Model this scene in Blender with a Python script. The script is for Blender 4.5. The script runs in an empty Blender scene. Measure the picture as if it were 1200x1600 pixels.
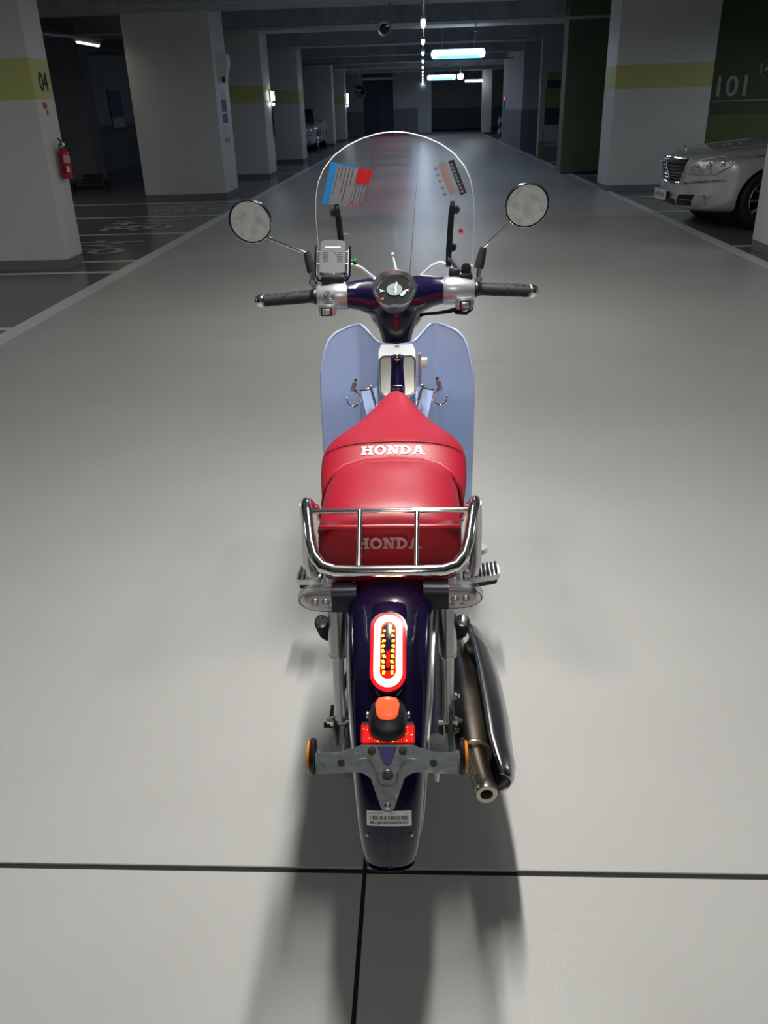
import bpy, bmesh, math, random
from mathutils import Vector, Matrix, Quaternion
from mathutils.bvhtree import BVHTree
import numpy as np
random.seed(7)
SC = bpy.context.scene
COL = SC.collection
V = Vector
R = math.radians
PI = math.pi

# ------------------------------------------------------------------ camera
F_PX = 1283.04
CAM = V((0, 0, 1.45))
M3 = Matrix(((0.99874207, 0.0061746, 0.04976091), (0.04187493, 0.44317638, -0.89545585), (-0.02758194, 0.89641317, 0.44236034)))
cd = bpy.data.cameras.new('camera'); cam = bpy.data.objects.new('camera', cd); COL.objects.link(cam)
cam.matrix_world = Matrix.Translation(CAM) @ M3.to_4x4()
cd.sensor_fit = 'VERTICAL'; cd.sensor_height = 36; cd.lens = F_PX / 1600 * 36; cd.clip_start = .05; cd.clip_end = 200
SC.camera = cam

# ------------------------------------------------------------------ world, view, lights
w = bpy.data.worlds.new('world'); SC.world = w; w.use_nodes = True
w.node_tree.nodes['Background'].inputs[0].default_value = (.45, .55, .8, 1)
w.node_tree.nodes['Background'].inputs[1].default_value = .04
SC.view_settings.view_transform = 'Standard'; SC.view_settings.look = 'None'
SC.view_settings.exposure = 0.4; SC.view_settings.gamma = 1; SC.view_settings.use_curve_mapping = False

LIGHT_X, LIGHT_Z = .02, 2.6
def lamp_y(i): return -2.2 + 4.17 * i if i < 4 else 14.5 + 4.03 * (i - 4)
def lamp_power(i):                       # the tubes near the camera are awake, the far ones dimmed by their motion sensors
    return {0: 22, 1: 54, 2: 26, 3: 13, 4: 10}.get(i, 14)
def area(name, loc, sx, sy, power, color=(1, .985, .94)):
    l = bpy.data.lights.new(name, 'AREA'); l.shape = 'RECTANGLE'; l.size = sx; l.size_y = sy; l.energy = power; l.color = color
    o = bpy.data.objects.new(name, l); COL.objects.link(o); o.location = loc
    return o
for i in range(-1, 14):
    p = lamp_power(i) if i >= 0 else 12
    area('tube_light', (LIGHT_X, lamp_y(i), LIGHT_Z - .055), .07, 1.15, p, (1, .985, .94) if i < 4 else (.62, .76, 1))
area('tube_light', (-5.77, 16.1, 2.54), .07, 1.0, 3, (1, .85, .7))
FILL_LAMPS = [(-7.6, 4.6, 60), (7.2, 4.6, 70), (-7.6, 12.4, 20), (7.2, 12.2, 36)]      # unseen tubes over the parking bays, added to brighten columns and dark areas
for x, y, p in FILL_LAMPS: area('tube_light', (x, y, 2.545), .07, 1.0, p, (.85, .92, 1))

# ------------------------------------------------------------------ materials
MATS = {}
def pm(name, col, rough=.5, metal=0, coat=0, emit=None, estr=0, bump=None, var=None, spec=.5, alpha=1, trans=0, ior=1.45):
    m = bpy.data.materials.new(name); m.use_nodes = True; nt = m.node_tree; b = nt.nodes['Principled BSDF']
    b.inputs['Base Color'].default_value = (*col, 1); b.inputs['Roughness'].default_value = rough; b.inputs['Metallic'].default_value = metal
    b.inputs['Coat Weight'].default_value = coat; b.inputs['Coat Roughness'].default_value = .04; b.inputs['IOR'].default_value = ior
    b.inputs['Specular IOR Level'].default_value = spec; b.inputs['Alpha'].default_value = alpha; b.inputs['Transmission Weight'].default_value = trans
    if emit: b.inputs['Emission Color'].default_value = (*emit, 1); b.inputs['Emission Strength'].default_value = estr
    tc = nt.nodes.new('ShaderNodeTexCoord')
    if bump:
        n = nt.nodes.new('ShaderNodeTexNoise'); n.inputs['Scale'].default_value = bump[0]; n.inputs['Detail'].default_value = 3
        nt.links.new(tc.outputs['Object'], n.inputs['Vector'])
        bp = nt.nodes.new('ShaderNodeBump'); bp.inputs['Strength'].default_value = bump[1]; bp.inputs['Distance'].default_value = bump[2] if len(bump) > 2 else .002
        nt.links.new(n.outputs['Fac'], bp.inputs['Height']); nt.links.new(bp.outputs['Normal'], b.inputs['Normal'])
    if var:   # (scale, colour2, low, high)
        n = nt.nodes.new('ShaderNodeTexNoise'); n.inputs['Scale'].default_value = var[0]; n.inputs['Detail'].default_value = 5
        nt.links.new(tc.outputs['Object'], n.inputs['Vector'])
        mr = nt.nodes.new('ShaderNodeMapRange'); mr.inputs[1].default_value = var[2]; mr.inputs[2].default_value = var[3]
        nt.links.new(n.outputs['Fac'], mr.inputs[0])
        mx = nt.nodes.new('ShaderNodeMix'); mx.data_type = 'RGBA'; mx.inputs[6].default_value = (*col, 1); mx.inputs[7].default_value = (*var[1], 1)
        nt.links.new(mr.outputs[0], mx.inputs[0]); nt.links.new(mx.outputs[2], b.inputs['Base Color'])
    MATS[name] = m
    return m
def clear_mat(name, tint, refl_rough=.02, haze=None, hz=0.0):
    m = bpy.data.materials.new(name); m.use_nodes = True; nt = m.node_tree
    for n in list(nt.nodes): nt.nodes.remove(n)
    out = nt.nodes.new('ShaderNodeOutputMaterial'); t = nt.nodes.new('ShaderNodeBsdfTransparent'); g = nt.nodes.new('ShaderNodeBsdfGlossy')
    t.inputs[0].default_value = (*tint, 1); g.inputs['Roughness'].default_value = refl_rough
    lw = nt.nodes.new('ShaderNodeLayerWeight'); lw.inputs[0].default_value = .5
    pw = nt.nodes.new('ShaderNodeMath'); pw.operation = 'POWER'; pw.inputs[1].default_value = 4.0; nt.links.new(lw.outputs['Facing'], pw.inputs[0])
    fr = nt.nodes.new('ShaderNodeMath'); fr.operation = 'MULTIPLY_ADD'; fr.inputs[1].default_value = .9; fr.inputs[2].default_value = .055; nt.links.new(pw.outputs[0], fr.inputs[0])
    mx = nt.nodes.new('ShaderNodeMixShader'); nt.links.new(fr.outputs[0], mx.inputs[0]); nt.links.new(t.outputs[0], mx.inputs[1]); nt.links.new(g.outputs[0], mx.inputs[2])
    last = mx
    if hz:
        d = nt.nodes.new('ShaderNodeBsdfDiffuse'); d.inputs[0].default_value = (*(haze or (.8, .8, .8)), 1)
        m2 = nt.nodes.new('ShaderNodeMixShader'); m2.inputs[0].default_value = hz
        nt.links.new(mx.outputs[0], m2.inputs[1]); nt.links.new(d.outputs[0], m2.inputs[2]); last = m2
    nt.links.new(last.outputs[0], out.inputs[0])
    MATS[name] = m; return m

pm('slab', (.47, .465, .448), .32, bump=(420, .42, .0015), var=(1.3, (.435, .43, .413), .35, .7), spec=.30)
pm('joint', (.02, .02, .02), .9)
pm('bay', (.13, .14, .132), .22, bump=(300, .15, .001), var=(.8, (.145, .155, .148), .3, .7))
pm('line', (.66, .68, .66), .35, bump=(200, .15, .001), var=(14, (.56, .58, .57), .5, .8))
pm('faded_line', (.42, .43, .42), .4, var=(22, (.24, .25, .245), .45, .7))
pm('ceiling_paint', (.32, .33, .36), .8, var=(2, (.27, .28, .31), .4, .7))
pm('beam_paint', (.42, .44, .44), .7, var=(3, (.30, .32, .32), .4, .7))
pm('galvanised', (.45, .47, .50), .35, metal=.8)
pm('green_wall', (.10, .155, .075), .6, var=(1.5, (.085, .13, .07), .4, .7))
pm('green_wall_low', (.15, .21, .08), .6)
pm('dark_wall', (.20, .21, .235), .8)
pm('far_wall', (.40, .41, .43), .7, var=(1.5, (.36, .37, .39), .4, .7))
pm('dado', (.17, .175, .19), .7)
pm('far_door', (.035, .05, .085), .5)
pm('white_wall', (.55, .56, .55), .6)
pm('sign_white', (.62, .64, .62), .6)
pm('sign_grey', (.55, .58, .52), .6)
pm('olive_panel', (.16, .21, .07), .6)
pm('pale_panel', (.33, .35, .36), .6)
pm('black_panel', (.03, .035, .045), .6)
pm('led', (1, 1, 1), .5, emit=(1, .98, .94), estr=14)
pm('led_cool', (1, 1, 1), .5, emit=(.82, .92, 1), estr=11)
pm('led_warm', (1, 1, 1), .5, emit=(1, .85, .7), estr=5)
pm('led_blue', (.3, .6, 1), .5, emit=(.16, .55, 1), estr=1.5)
pm('led_red', (1, .1, .1), .5, emit=(1, .08, .12), estr=1.2)
pm('lamp_body', (.75, .76, .78), .4)
pm('paper', (.62, .62, .62), .8); pm('paper_blue', (.16, .18, .32), .8); pm('paper_pink', (.42, .28, .30), .8)
pm('plastic_white', (.72, .72, .70), .35)
pm('black', (.012, .012, .014), .32); pm('black_gloss', (.01, .01, .012), .12, coat=.5); pm('rubber', (.018, .018, .02), .62, bump=(120, .3, .001))
pm('rubber_grey', (.05, .05, .054), .5)
pm('ink', (.02, .02, .02), .7)
pm('ext_red', (.50, .012, .02), .3, coat=.3); pm('ext_label', (.55, .33, .33), .6)
pm('cover_white', (.80, .82, .86), .25, coat=.5); pm('recess_metal', (.62, .60, .55), .16, metal=.85)
# motorcycle
pm('blue_paint', (.40, .50, .76), .30, coat=.6, spec=.5)
pm('navy', (.006, .004, .028), .18, coat=.7)
pm('navy_matt', (.018, .018, .03), .4)
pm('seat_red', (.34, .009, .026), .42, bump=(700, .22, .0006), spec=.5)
pm('seat_shaded', (.11, .006, .020), .45, bump=(700, .22, .0006))  # seat red darkened to paint in the shade on the pillion's rear face
pm('piping_red', (.45, .012, .025), .4); pm('thread', (.28, .02, .03), .7)
pm('white_print', (.80, .78, .78), .5); pm('grey_print', (.50, .42, .44), .5)
pm('chrome', (.86, .85, .83), .10, metal=1); pm('chrome_dark', (.48, .49, .53), .13, metal=1); pm('guard_chrome', (.55, .54, .55), .24, metal=1)
pm('satin_metal', (.56, .56, .57), .30, metal=1); pm('silver_paint', (.50, .51, .53), .28, metal=.75, coat=.3)
pm('steel_brown', (.50, .42, .33), .34, metal=1, var=(14, (.33, .27, .22), .35, .65)); pm('steel_pale', (.55, .50, .42), .35, metal=1)
pm('tube_dark', (.0, .0, .0), .8)
pm('bracket_metal', (.17, .19, .19), .42, metal=.6, bump=(60, .4, .002), var=(35, (.36, .38, .36), .58, .78))
pm('bolt_black', (.02, .02, .022), .4)
pm('orange_lens', (.80, .25, .01), .25)
pm('red_lens', (.55, .01, .01), .15, emit=(1, .03, .01), estr=.14, bump=(260, .9, .003))  # faint glow put into the reflector's colour, it holds no lamp
pm('tail_core', (.35, .0, .0), .15, emit=(1, .02, .01), estr=.25)
pm('tail_glow', (1, .3, .2), .3, emit=(1, .10, .045), estr=20)
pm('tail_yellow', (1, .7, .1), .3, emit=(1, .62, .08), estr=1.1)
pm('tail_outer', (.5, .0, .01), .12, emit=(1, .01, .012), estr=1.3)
pm('lamp_window', (.9, .08, .04), .3, emit=(1, .11, .03), estr=.8)
pm('lamp_shell', (.02, .018, .02), .4)
pm('sticker_white', (.88, .88, .86), .5); pm('charger_grey', (.10, .105, .115), .6, spec=.25); pm('charger_line', (.035, .037, .04), .6, spec=.2); pm('charger_text', (.62, .63, .65), .5)
pm('green_knob', (.03, .25, .08), .3, metal=.5)
pm('st_blue', (.03, .32, .80), .5); pm('st_red', (.80, .02, .03), .5); pm('st_grey', (.33, .33, .36), .6); pm('st_dark', (.04, .04, .05), .6); pm('st_tan', (.50, .38, .33), .6)
pm('dial', (.008, .008, .010), .7, spec=.15); pm('lcd', (.25, .29, .28), .6, spec=.15); pm('ind_orange', (1, .5, .05), .3, emit=(1, .45, .05), estr=.6); pm('ind_green', (.05, .8, .3), .3, emit=(.05, .8, .3), estr=.6)
pm('mirror_glass', (.74, .76, .76), .09, metal=1, bump=(150, .06, .0005), var=(45, (.50, .51, .51), .45, .75))
pm('reflector_bowl', (.6, .58, .57), .15, metal=.9)
pm('engine', (.10, .10, .11), .45, metal=.6)
clear_mat('screen_clear', (.97, .975, .975), .02, (.8, .82, .85), .025)
clear_mat('lens_clear', (.93, .93, .93), .03, (.8, .8, .8), .10)
clear_mat('dial_lens', (.97, .97, .97), .02)
clear_mat('lens_edge', (.9, .9, .9), .05, (.95, .95, .95), .75)
# car
pm('car_silver', (.58, .60, .59), .26, metal=.35, coat=.8); pm('car_dark', (.012, .012, .016), .3); pm('car_glass', (.02, .022, .025), .05, coat=1)
pm('head_inner', (.50, .52, .55), .28, metal=.6, bump=(40, .6, .01)); pm('bulb', (.95, .95, .95), .04, metal=1)
pm('tyre', (.014, .014, .018), .65); pm('alloy', (.42, .43, .46), .25, metal=.9); pm('plate', (.62, .62, .60), .5)
pm('car_red', (.3, .01, .01), .3)

def column_paint(name, band):
    m = bpy.data.materials.new(name); m.use_nodes = True; nt = m.node_tree; b = nt.nodes['Principled BSDF']; b.inputs['Roughness'].default_value = .5
    tc = nt.nodes.new('ShaderNodeTexCoord'); sp = nt.nodes.new('ShaderNodeSeparateXYZ'); nt.links.new(tc.outputs['Object'], sp.inputs[0])
    cr = nt.nodes.new('ShaderNodeValToRGB'); cr.color_ramp.interpolation = 'CONSTANT'
    dv = nt.nodes.new('ShaderNodeMath'); dv.operation = 'DIVIDE'; dv.inputs[1].default_value = 3.4
    nt.links.new(sp.outputs[2], dv.inputs[0]); nt.links.new(dv.outputs[0], cr.inputs[0])
    e = cr.color_ramp.elements; e[0].position = 0; e[0].color = (.64, .65, .625, 1); e[1].position = 1.60 / 3.4; e[1].color = band
    k = e.new(1.955 / 3.4); k.color = (.64, .65, .625, 1)
    nt.links.new(cr.outputs[0], b.inputs['Base Color'])
    n = nt.nodes.new('ShaderNodeTexNoise'); n.inputs['Scale'].default_value = 60; bp = nt.nodes.new('ShaderNodeBump'); bp.inputs['Strength'].default_value = .12; bp.inputs['Distance'].default_value = .003
    nt.links.new(tc.outputs['Object'], n.inputs['Vector']); nt.links.new(n.outputs['Fac'], bp.inputs['Height']); nt.links.new(bp.outputs['Normal'], b.inputs['Normal'])
    MATS[name] = m
column_paint('column_paint', (.52, .53, .19, 1)); column_paint('column_plain', (.64, .65, .625, 1))
def stripe_paint():
    m = bpy.data.materials.new('hazard_stripes'); m.use_nodes = True; nt = m.node_tree; b = nt.nodes['Principled BSDF']
    tc = nt.nodes.new('ShaderNodeTexCoord'); sp = nt.nodes.new('ShaderNodeSeparateXYZ'); nt.links.new(tc.outputs['Object'], sp.inputs[0])
    a = nt.nodes.new('ShaderNodeMath'); a.operation = 'SUBTRACT'; nt.links.new(sp.outputs[2], a.inputs[0]); nt.links.new(sp.outputs[0], a.inputs[1])
    mo = nt.nodes.new('ShaderNodeMath'); mo.operation = 'PINGPONG'; mo.inputs[1].default_value = .2; nt.links.new(a.outputs[0], mo.inputs[0])
    g = nt.nodes.new('ShaderNodeMath'); g.operation = 'GREATER_THAN'; g.inputs[1].default_value = .1; nt.links.new(mo.outputs[0], g.inputs[0])
    mx = nt.nodes.new('ShaderNodeMix'); mx.data_type = 'RGBA'; mx.inputs[6].default_value = (.02, .02, .025, 1); mx.inputs[7].default_value = (.45, .45, .42, 1)
    nt.links.new(g.outputs[0], mx.inputs[0]); nt.links.new(mx.outputs[2], b.inputs['Base Color'])
    MATS['hazard_stripes'] = m
stripe_paint()

# ------------------------------------------------------------------ mesh helpers
class G:
    """collects shapes into ONE mesh"""
    def __init__(s): s.bm = bmesh.new()
    def _faces(s, rings, closed, caps):
        vs = [[s.bm.verts.new(p) for p in r] for r in rings]
        n = len(vs[0])
        for a, b in zip(vs, vs[1:]):
            for i in range(n if closed else n - 1):
                j = (i + 1) % n
                try: s.bm.faces.new((a[i], a[j], b[j], b[i]))
                except ValueError: pass
        if caps and closed:
            for r in (vs[0][::-1], vs[-1]):
                try: s.bm.faces.new(r)
                except ValueError: pass
        return vs
    def loft(s, rings, closed=True, caps=True): s._faces(rings, closed, caps); return s
    def box(s, c, d, rot=None, bev=0, seg=2):
        bm = bmesh.new(); bmesh.ops.create_cube(bm, size=1)
        for v in bm.verts: v.co = V((v.co.x * d[0], v.co.y * d[1], v.co.z * d[2]))
        if bev: bmesh.ops.bevel(bm, geom=list(bm.edges), offset=bev, segments=seg, profile=.6, affect='EDGES')
        m = Matrix.Translation(V(c)) @ (rot.to_4x4() if rot else Matrix.Identity(4))
        s.merge(bm, m); return s
    def merge(s, bm, m=None):
        mp = {}
        for v in bm.verts: mp[v] = s.bm.verts.new(m @ v.co if m else v.co)
        for f in bm.faces:
            try: s.bm.faces.new([mp[v] for v in f.verts])
            except ValueError: pass
        bm.free()
    def tube(s, pts, r, n=10, closed=False, caps=True, flat=1.0):
        pts = [V(p) for p in pts]; k = len(pts); rs = r if isinstance(r, (list, tuple)) else [r] * k
        def tan(i):
            a = pts[(i - 1) % k] if closed or i > 0 else pts[i]; b = pts[(i + 1) % k] if closed or i < k - 1 else pts[i]
            return (b - a).normalized()
        t0 = tan(0); up = V((0, 0, 1)) if abs(t0.z) < .9 else V((0, 1, 0))
        u = t0.cross(up).normalized(); rings = []; pt = t0
        for i in range(k):
            t = tan(i); u = pt.rotation_difference(t) @ u; u = (u - t * u.dot(t)).normalized(); pt = t; vv = t.cross(u)
            rings.append([pts[i] + rs[i] * (math.cos(a) * u + flat * math.sin(a) * vv) for a in [2 * PI * j / n for j in range(n)]])
        if closed: rings.append(rings[0])
        s._faces(rings, True, caps and not closed)
        if closed: bmesh.ops.remove_doubles(s.bm, verts=s.bm.verts, dist=1e-6)
        return s
    def lathe(s, prof, o=(0, 0, 0), axis=(0, 0, 1), n=32, caps=True, sx=1, sy=1):
        q = V((0, 0, 1)).rotation_difference(V(axis).normalized()); o = V(o)
        s._faces([[o + q @ V((r * sx * math.cos(a), r * sy * math.sin(a), h)) for a in [2 * PI * j / n for j in range(n)]] for r, h in prof], True, caps); return s
    def ball(s, c, r, n=16, rot=None):
        r = (r, r, r) if not isinstance(r, (tuple, list)) else r
        bm = bmesh.new(); bmesh.ops.create_uvsphere(bm, u_segments=n, v_segments=max(6, n // 2), radius=1)
        m = Matrix.Translation(V(c)) @ (rot.to_4x4() if rot else Matrix.Identity(4)) @ Matrix.Diagonal((*r, 1)); s.merge(bm, m); return s
    def prism(s, poly, fn, t0, t1):
        """poly of (u,v); fn(u,v,t)->point"""
        s._faces([[fn(u, v, t0) for u, v in poly], [fn(u, v, t1) for u, v in poly]], True, True); return s
    def grid(s, nu, nv, fn):
        vs = [[s.bm.verts.new(fn(i / nu, j / nv)) for i in range(nu + 1)] for j in range(nv + 1)]
        for j in range(nv):
            for i in range(nu):
                s.bm.faces.new((vs[j][i], vs[j][i + 1], vs[j + 1][i + 1], vs[j + 1][i]))
        return s
    def slab_grid(s, nu, nv, fn, t):
        """a curved sheet with thickness: fn(u,v,off)"""
        top = [[s.bm.verts.new(fn(i / nu, j / nv, t)) for i in range(nu + 1)] for j in range(nv + 1)]
        bot = [[s.bm.verts.new(fn(i / nu, j / nv, 0)) for i in range(nu + 1)] for j in range(nv + 1)]
        for j in range(nv):
            for i in range(nu):
                s.bm.faces.new((top[j][i], top[j][i + 1], top[j + 1][i + 1], top[j + 1][i]))
                s.bm.faces.new((bot[j + 1][i], bot[j + 1][i + 1], bot[j][i + 1], bot[j][i]))
        edge = [(0, i) for i in range(nu)] + [(j, nu) for j in range(nv)] + [(nv, i) for i in range(nu, 0, -1)] + [(j, 0) for j in range(nv, 0, -1)]
        for k in range(len(edge)):
            a, b = edge[k], edge[(k + 1) % len(edge)]
            s.bm.faces.new((bot[a[0]][a[1]], bot[b[0]][b[1]], top[b[0]][b[1]], top[a[0]][a[1]]))
        return s
    def out(s, name, mat, parent=None, smooth=40, off=None, label=None, kind=None, sub=0):
        bmesh.ops.recalc_face_normals(s.bm, faces=s.bm.faces)
        o_w = ORIG.get(parent, V((0, 0, 0))) if off is None else V(off)
        for v in s.bm.verts: v.co -= o_w
        me = bpy.data.meshes.new(name); s.bm.to_mesh(me); s.bm.free()
        me.materials.append(MATS[mat] if isinstance(mat, str) else mat)
        if smooth:
            me.polygons.foreach_set('use_smooth', [True] * len(me.polygons)); me.set_sharp_from_angle(angle=R(smooth))
        o = bpy.data.objects.new(name, me); COL.objects.link(o)
        if parent: o.parent = parent; ORIG[o] = o_w
        else:
            o.location = o_w; ORIG[o] = o_w
        if label: o['label'] = label
        if kind: o['kind'] = kind
        if sub:
            md = o.modifiers.new('s', 'SUBSURF'); md.levels = sub; md.render_levels = sub
        return o
ORIG = {}
def tag(o, label, cat=None, group=None, kind=None):
    o['label'] = label
    if cat: o['category'] = cat
    if group: o['group'] = group
    if kind: o['kind'] = kind
    return o
def thing(name, loc, rz, label, cat, group=None):
    o = bpy.data.objects.new(name, None); COL.objects.link(o); o.location = loc; o.rotation_euler = (0, 0, rz); o.empty_display_size = .1
    ORIG[o] = V((0, 0, 0)); return tag(o, label, cat, group)
def bake(o):
    """apply modifiers"""
    dg = bpy.context.evaluated_depsgraph_get(); me = bpy.data.meshes.new_from_object(o.evaluated_get(dg)); o.modifiers.clear(); o.data = me
    return o
def fuse(o, vox, it=6, fac=.5):
    m = o.modifiers.new('r', 'REMESH'); m.mode = 'VOXEL'; m.voxel_size = vox
    m = o.modifiers.new('s', 'SMOOTH'); m.iterations = it; m.factor = fac
    bake(o); o.data.polygons.foreach_set('use_smooth', [True] * len(o.data.polygons)); return o
def boolean(o, cutter):
    m = o.modifiers.new('b', 'BOOLEAN'); m.operation = 'DIFFERENCE'; m.object = cutter; m.solver = 'EXACT'
    bake(o); bpy.data.objects.remove(cutter); return o
def bvh(o):
    me = o.data; return BVHTree.FromPolygons([v.co.copy() for v in me.vertices], [tuple(p.vertices) for p in me.polygons])
def copy_tree(o, parent=None):
    c = o.copy(); COL.objects.link(c); c.parent = parent
    for ch in list(o.children): copy_tree(ch, c)
    return c
def text_bm(body, size, extrude=0, align='LEFT', offset=0.0, res=4):
    cu = bpy.data.curves.new('t', 'FONT'); cu.body = body; cu.size = size; cu.align_x = align; cu.resolution_u = res; cu.extrude = extrude; cu.offset = offset
    o = bpy.data.objects.new('t', cu); COL.objects.link(o); bpy.context.view_layer.update()
    me = o.to_mesh(); bm = bmesh.new(); bm.from_mesh(me); o.to_mesh_clear(); bpy.data.objects.remove(o); bpy.data.curves.remove(cu)
    return bm
def text_g(body, size, M, extrude=0.0, align='LEFT', offset=0.0, fn=None):
    bm = text_bm(body, size, extrude, align, offset); g = G()
    if fn:
        for v in bm.verts: v.co = fn(v.co)
        g.merge(bm)
    else: g.merge(bm, M)
    return g
def frame(o, x, y):
    x = V(x).normalized(); y = V(y); z = x.cross(y).normalized(); y = z.cross(x)
    m = Matrix((x, y, z)).transposed().to_4x4(); m.translation = V(o); return m
def circ(r, n=24, sx=1, sy=1, c=(0, 0)): return [(c[0] + r * sx * math.cos(2 * PI * i / n), c[1] + r * sy * math.sin(2 * PI * i / n)) for i in range(n)]
def stadium(w, h, n=10):
    """half width w, half height h (h>w)"""
    return [(w * math.cos(a), (h - w) + w * math.sin(a)) for a in [PI * i / n for i in range(n + 1)]] + [(w * math.cos(a), -(h - w) + w * math.sin(a)) for a in [PI + PI * i / n for i in range(n + 1)]]
def rrect(w, h, r, n=5, c=(0, 0)):
    p = []
    for (sx, sy, a0) in ((1, 1, 0), (-1, 1, PI / 2), (-1, -1, PI), (1, -1, 1.5 * PI)):
        for i in range(n + 1):
            a = a0 + PI / 2 * i / n; p.append((c[0] + sx * (w - r) + r * math.cos(a), c[1] + sy * (h - r) + r * math.sin(a)))
    return p

#SETTING
# ------------------------------------------------------------------ floor
LX0, LX1 = -3.02, 3.2          # lane paint lines
fl = G().box((-2, 24, -.105), (26, 66, .2)).out('floor', 'joint', off=(0, 0, 0), smooth=0)
tag(fl, 'pale grey coated concrete garage floor with dark parking bays and white lines', 'floor', kind='structure')
# the lane and the apron by the camera: coated slabs with open joints between them
JX = -.132
ys = [-6.6, -2.65, 1.22, 5.08]
while ys[-1] < 56: ys.append(ys[-1] + 3.86)
for j in range(len(ys) - 1):
    gap = .0055 if j <= 3 else .0015
    for (xa, xb) in ((LX0 - .01, JX), (JX, LX1 + .01)):
        y0 = ys[j] + (.0068 if ys[j] < 2 else .0028 if ys[j] < 6 else .0006); y1 = ys[j + 1] - (.0068 if ys[j + 1] < 2 else .0028 if ys[j + 1] < 6 else .0006)
        g0 = .0045 if ys[j] < 2 else .0022
        x0 = xa + (g0 if xa == JX else 0); x1 = xb - (g0 if xb == JX else 0)
        G().box(((x0 + x1) / 2, (y0 + y1) / 2, -.03), (x1 - x0, y1 - y0, .06), bev=.0012, seg=1).out('floor_slab', 'slab', fl, smooth=0)
G().box((-9, 24, -.03), (11.95, 66, .0595)).out('bay_floor', 'bay', fl, smooth=0)
G().box((9.1, 24, -.03), (11.79, 66, .0595)).out('bay_floor', 'bay', fl, smooth=0)
LW = .145
G().box((LX0 - .075, 24, .0012), (LW, 62, .0024)).out('edge_line', 'line', fl, smooth=0)
G().box((LX1 + .06, 24, .0012), (.13, 62, .0024)).out('edge_line', 'line', fl, smooth=0)
for y in (6.15, 8.56, 9.24, 11.46, 13.46, 15.55, 22.6, 24.8, 28.4, 30.6):
    G().box((-6.1, y, .001), (6.0, .085, .002)).out('bay_line', 'line', fl, smooth=0)
for y in (6.4, 9.35, 11.55 + 1.0, 14.65, 16.6, 19.2, 21.6, 24.0):
    G().box((6.2, y, .001), (5.9, .085, .002)).out('bay_line', 'line', fl, smooth=0)
for (y, x, mt) in ((10.33, -3.55, 'faded_line'), (12.5, -3.55, 'faded_line'), (14.65, -3.45, 'faded_line')):
    m = Matrix.Translation((x - .1, y - .68, .0026)) @ Matrix.Rotation(PI / 2, 4, 'Z') @ Matrix.Diagonal((.86, 1.5, 1, 1))
    text_g('경차', .78, m, offset=.012).out('bay_lettering', mt, fl, smooth=0)

# ------------------------------------------------------------------ ceiling
ce = G().box((-2, 24, 3.65), (26, 66, .2)).out('ceiling', 'ceiling_paint', off=(0, 0, 0), smooth=0)
tag(ce, 'dark concrete ceiling slab crossed by beams and pipes', 'ceiling', kind='structure')
for k, y in enumerate((1.0, 8.3, 15.7, 20.9, 26.4, 31.5, 36.8, 41.9, 47.5)):
    G().box((-2, y, 3.28), (25.9, 1.35 if k < 3 else .9, .56), bev=.015, seg=1).out('beam', 'beam_paint', ce, smooth=0)
# pipes and conduits hung under the slab
def pipe_obj(p, r, name='pipe', mat='galvanised'): return G().tube(p, r, 8).out(name, mat, ce)
for (y, z, r) in ((13.1, 2.93, .02), (18.3, 2.88, .018), (18.75, 2.90, .03), (19.4, 2.95, .012), (24.3, 2.9, .03), (29.2, 2.9, .02), (34, 2.9, .03)):
    pipe_obj([(-11, y, z), (9, y - .08, z)], r)
pipe_obj([(-9.5, 9.0, 2.86), (-6.6, 19.2, 2.86)], .05); pipe_obj([(.02, -5, 2.72), (.02, 52, 2.72)], .022, 'cable_tray')

for (x, y) in ((-.9, 16.6), (1.1, 19.5), (-2.1, 22), (.4, 40), (-1.2, 40), (.9, 36)):
    G().tube([(x, y, 3.3), (x, y, 2.82)], .012, 6).lathe([(.012, 0), (.045, -.02), (.05, -.05), (.02, -.06)], (x, y, 2.84), n=10).out('sprinkler', 'galvanised', ce)

# ------------------------------------------------------------------ walls
def wall(name, c, d, mat, label):
    o = G().box(c, d).out(name, mat, off=(c[0], c[1], 0), smooth=0); tag(o, label, 'wall', kind='structure'); return o
wall('wall_left', (-14.6, 24, 1.75), (.3, 66, 3.7), 'dark_wall', 'dark wall behind the left parking bays')
wall('wall_right', (10.6, 24, 1.75), (.3, 66, 3.7), 'dark_wall', 'dark wall behind the right parking bays')
wall('wall_near', (-2, -8.2, 1.75), (25, .3, 3.7), 'dark_wall', 'wall behind the photographer')
wb = wall('wall_far', (-2, 56.3, 1.75), (25, .3, 3.7), 'far_wall', 'grey end wall of the garage beyond the lane')
G().box((-2, 56.12, .62), (24.6, .05, 1.3)).out('dado', 'dado', wb, smooth=0)
G().box((-2, 56.08, .07), (24.6, .08, .14)).out('baseboard', 'black_panel', wb, smooth=0)
# end wall block left and right of the dark doorway
wl = wall('wall_end_left', (-5.2, 50.4, 1.75), (3.9, .3, 3.3), 'far_wall', 'grey end wall left of the dark doorway')
G().box((-5.2, 50.22, .62), (3.9, .04, 1.25)).out('dado', 'dado', wl, smooth=0)
wr = wall('wall_end_right', (-.55, 50.4, 1.75), (2.1, .3, 3.3), 'far_wall', 'grey end wall right of the dark doorway')
G().box((-.9, 50.22, .66), (1.3, .04, 1.32)).out('dado', 'dado', wr, smooth=0)
G().box((-.05, 50.7, 1.75), (1.0, .6, 3.3)).out('pier', 'white_wall', wr, smooth=0)
dr = G().box((-2.45, 50.55, 1.38), (1.95, .08, 2.76), bev=.01).out('door_1', 'far_door', smooth=0, off=(-2.45, 50.55, 0)); tag(dr, 'dark blue closed shutter door at the far end', 'door', kind='structure')
G().box((-2.45, 50.40, 2.82), (2.2, .2, .12)).out('door_header', 'galvanised', dr, smooth=0)
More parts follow.
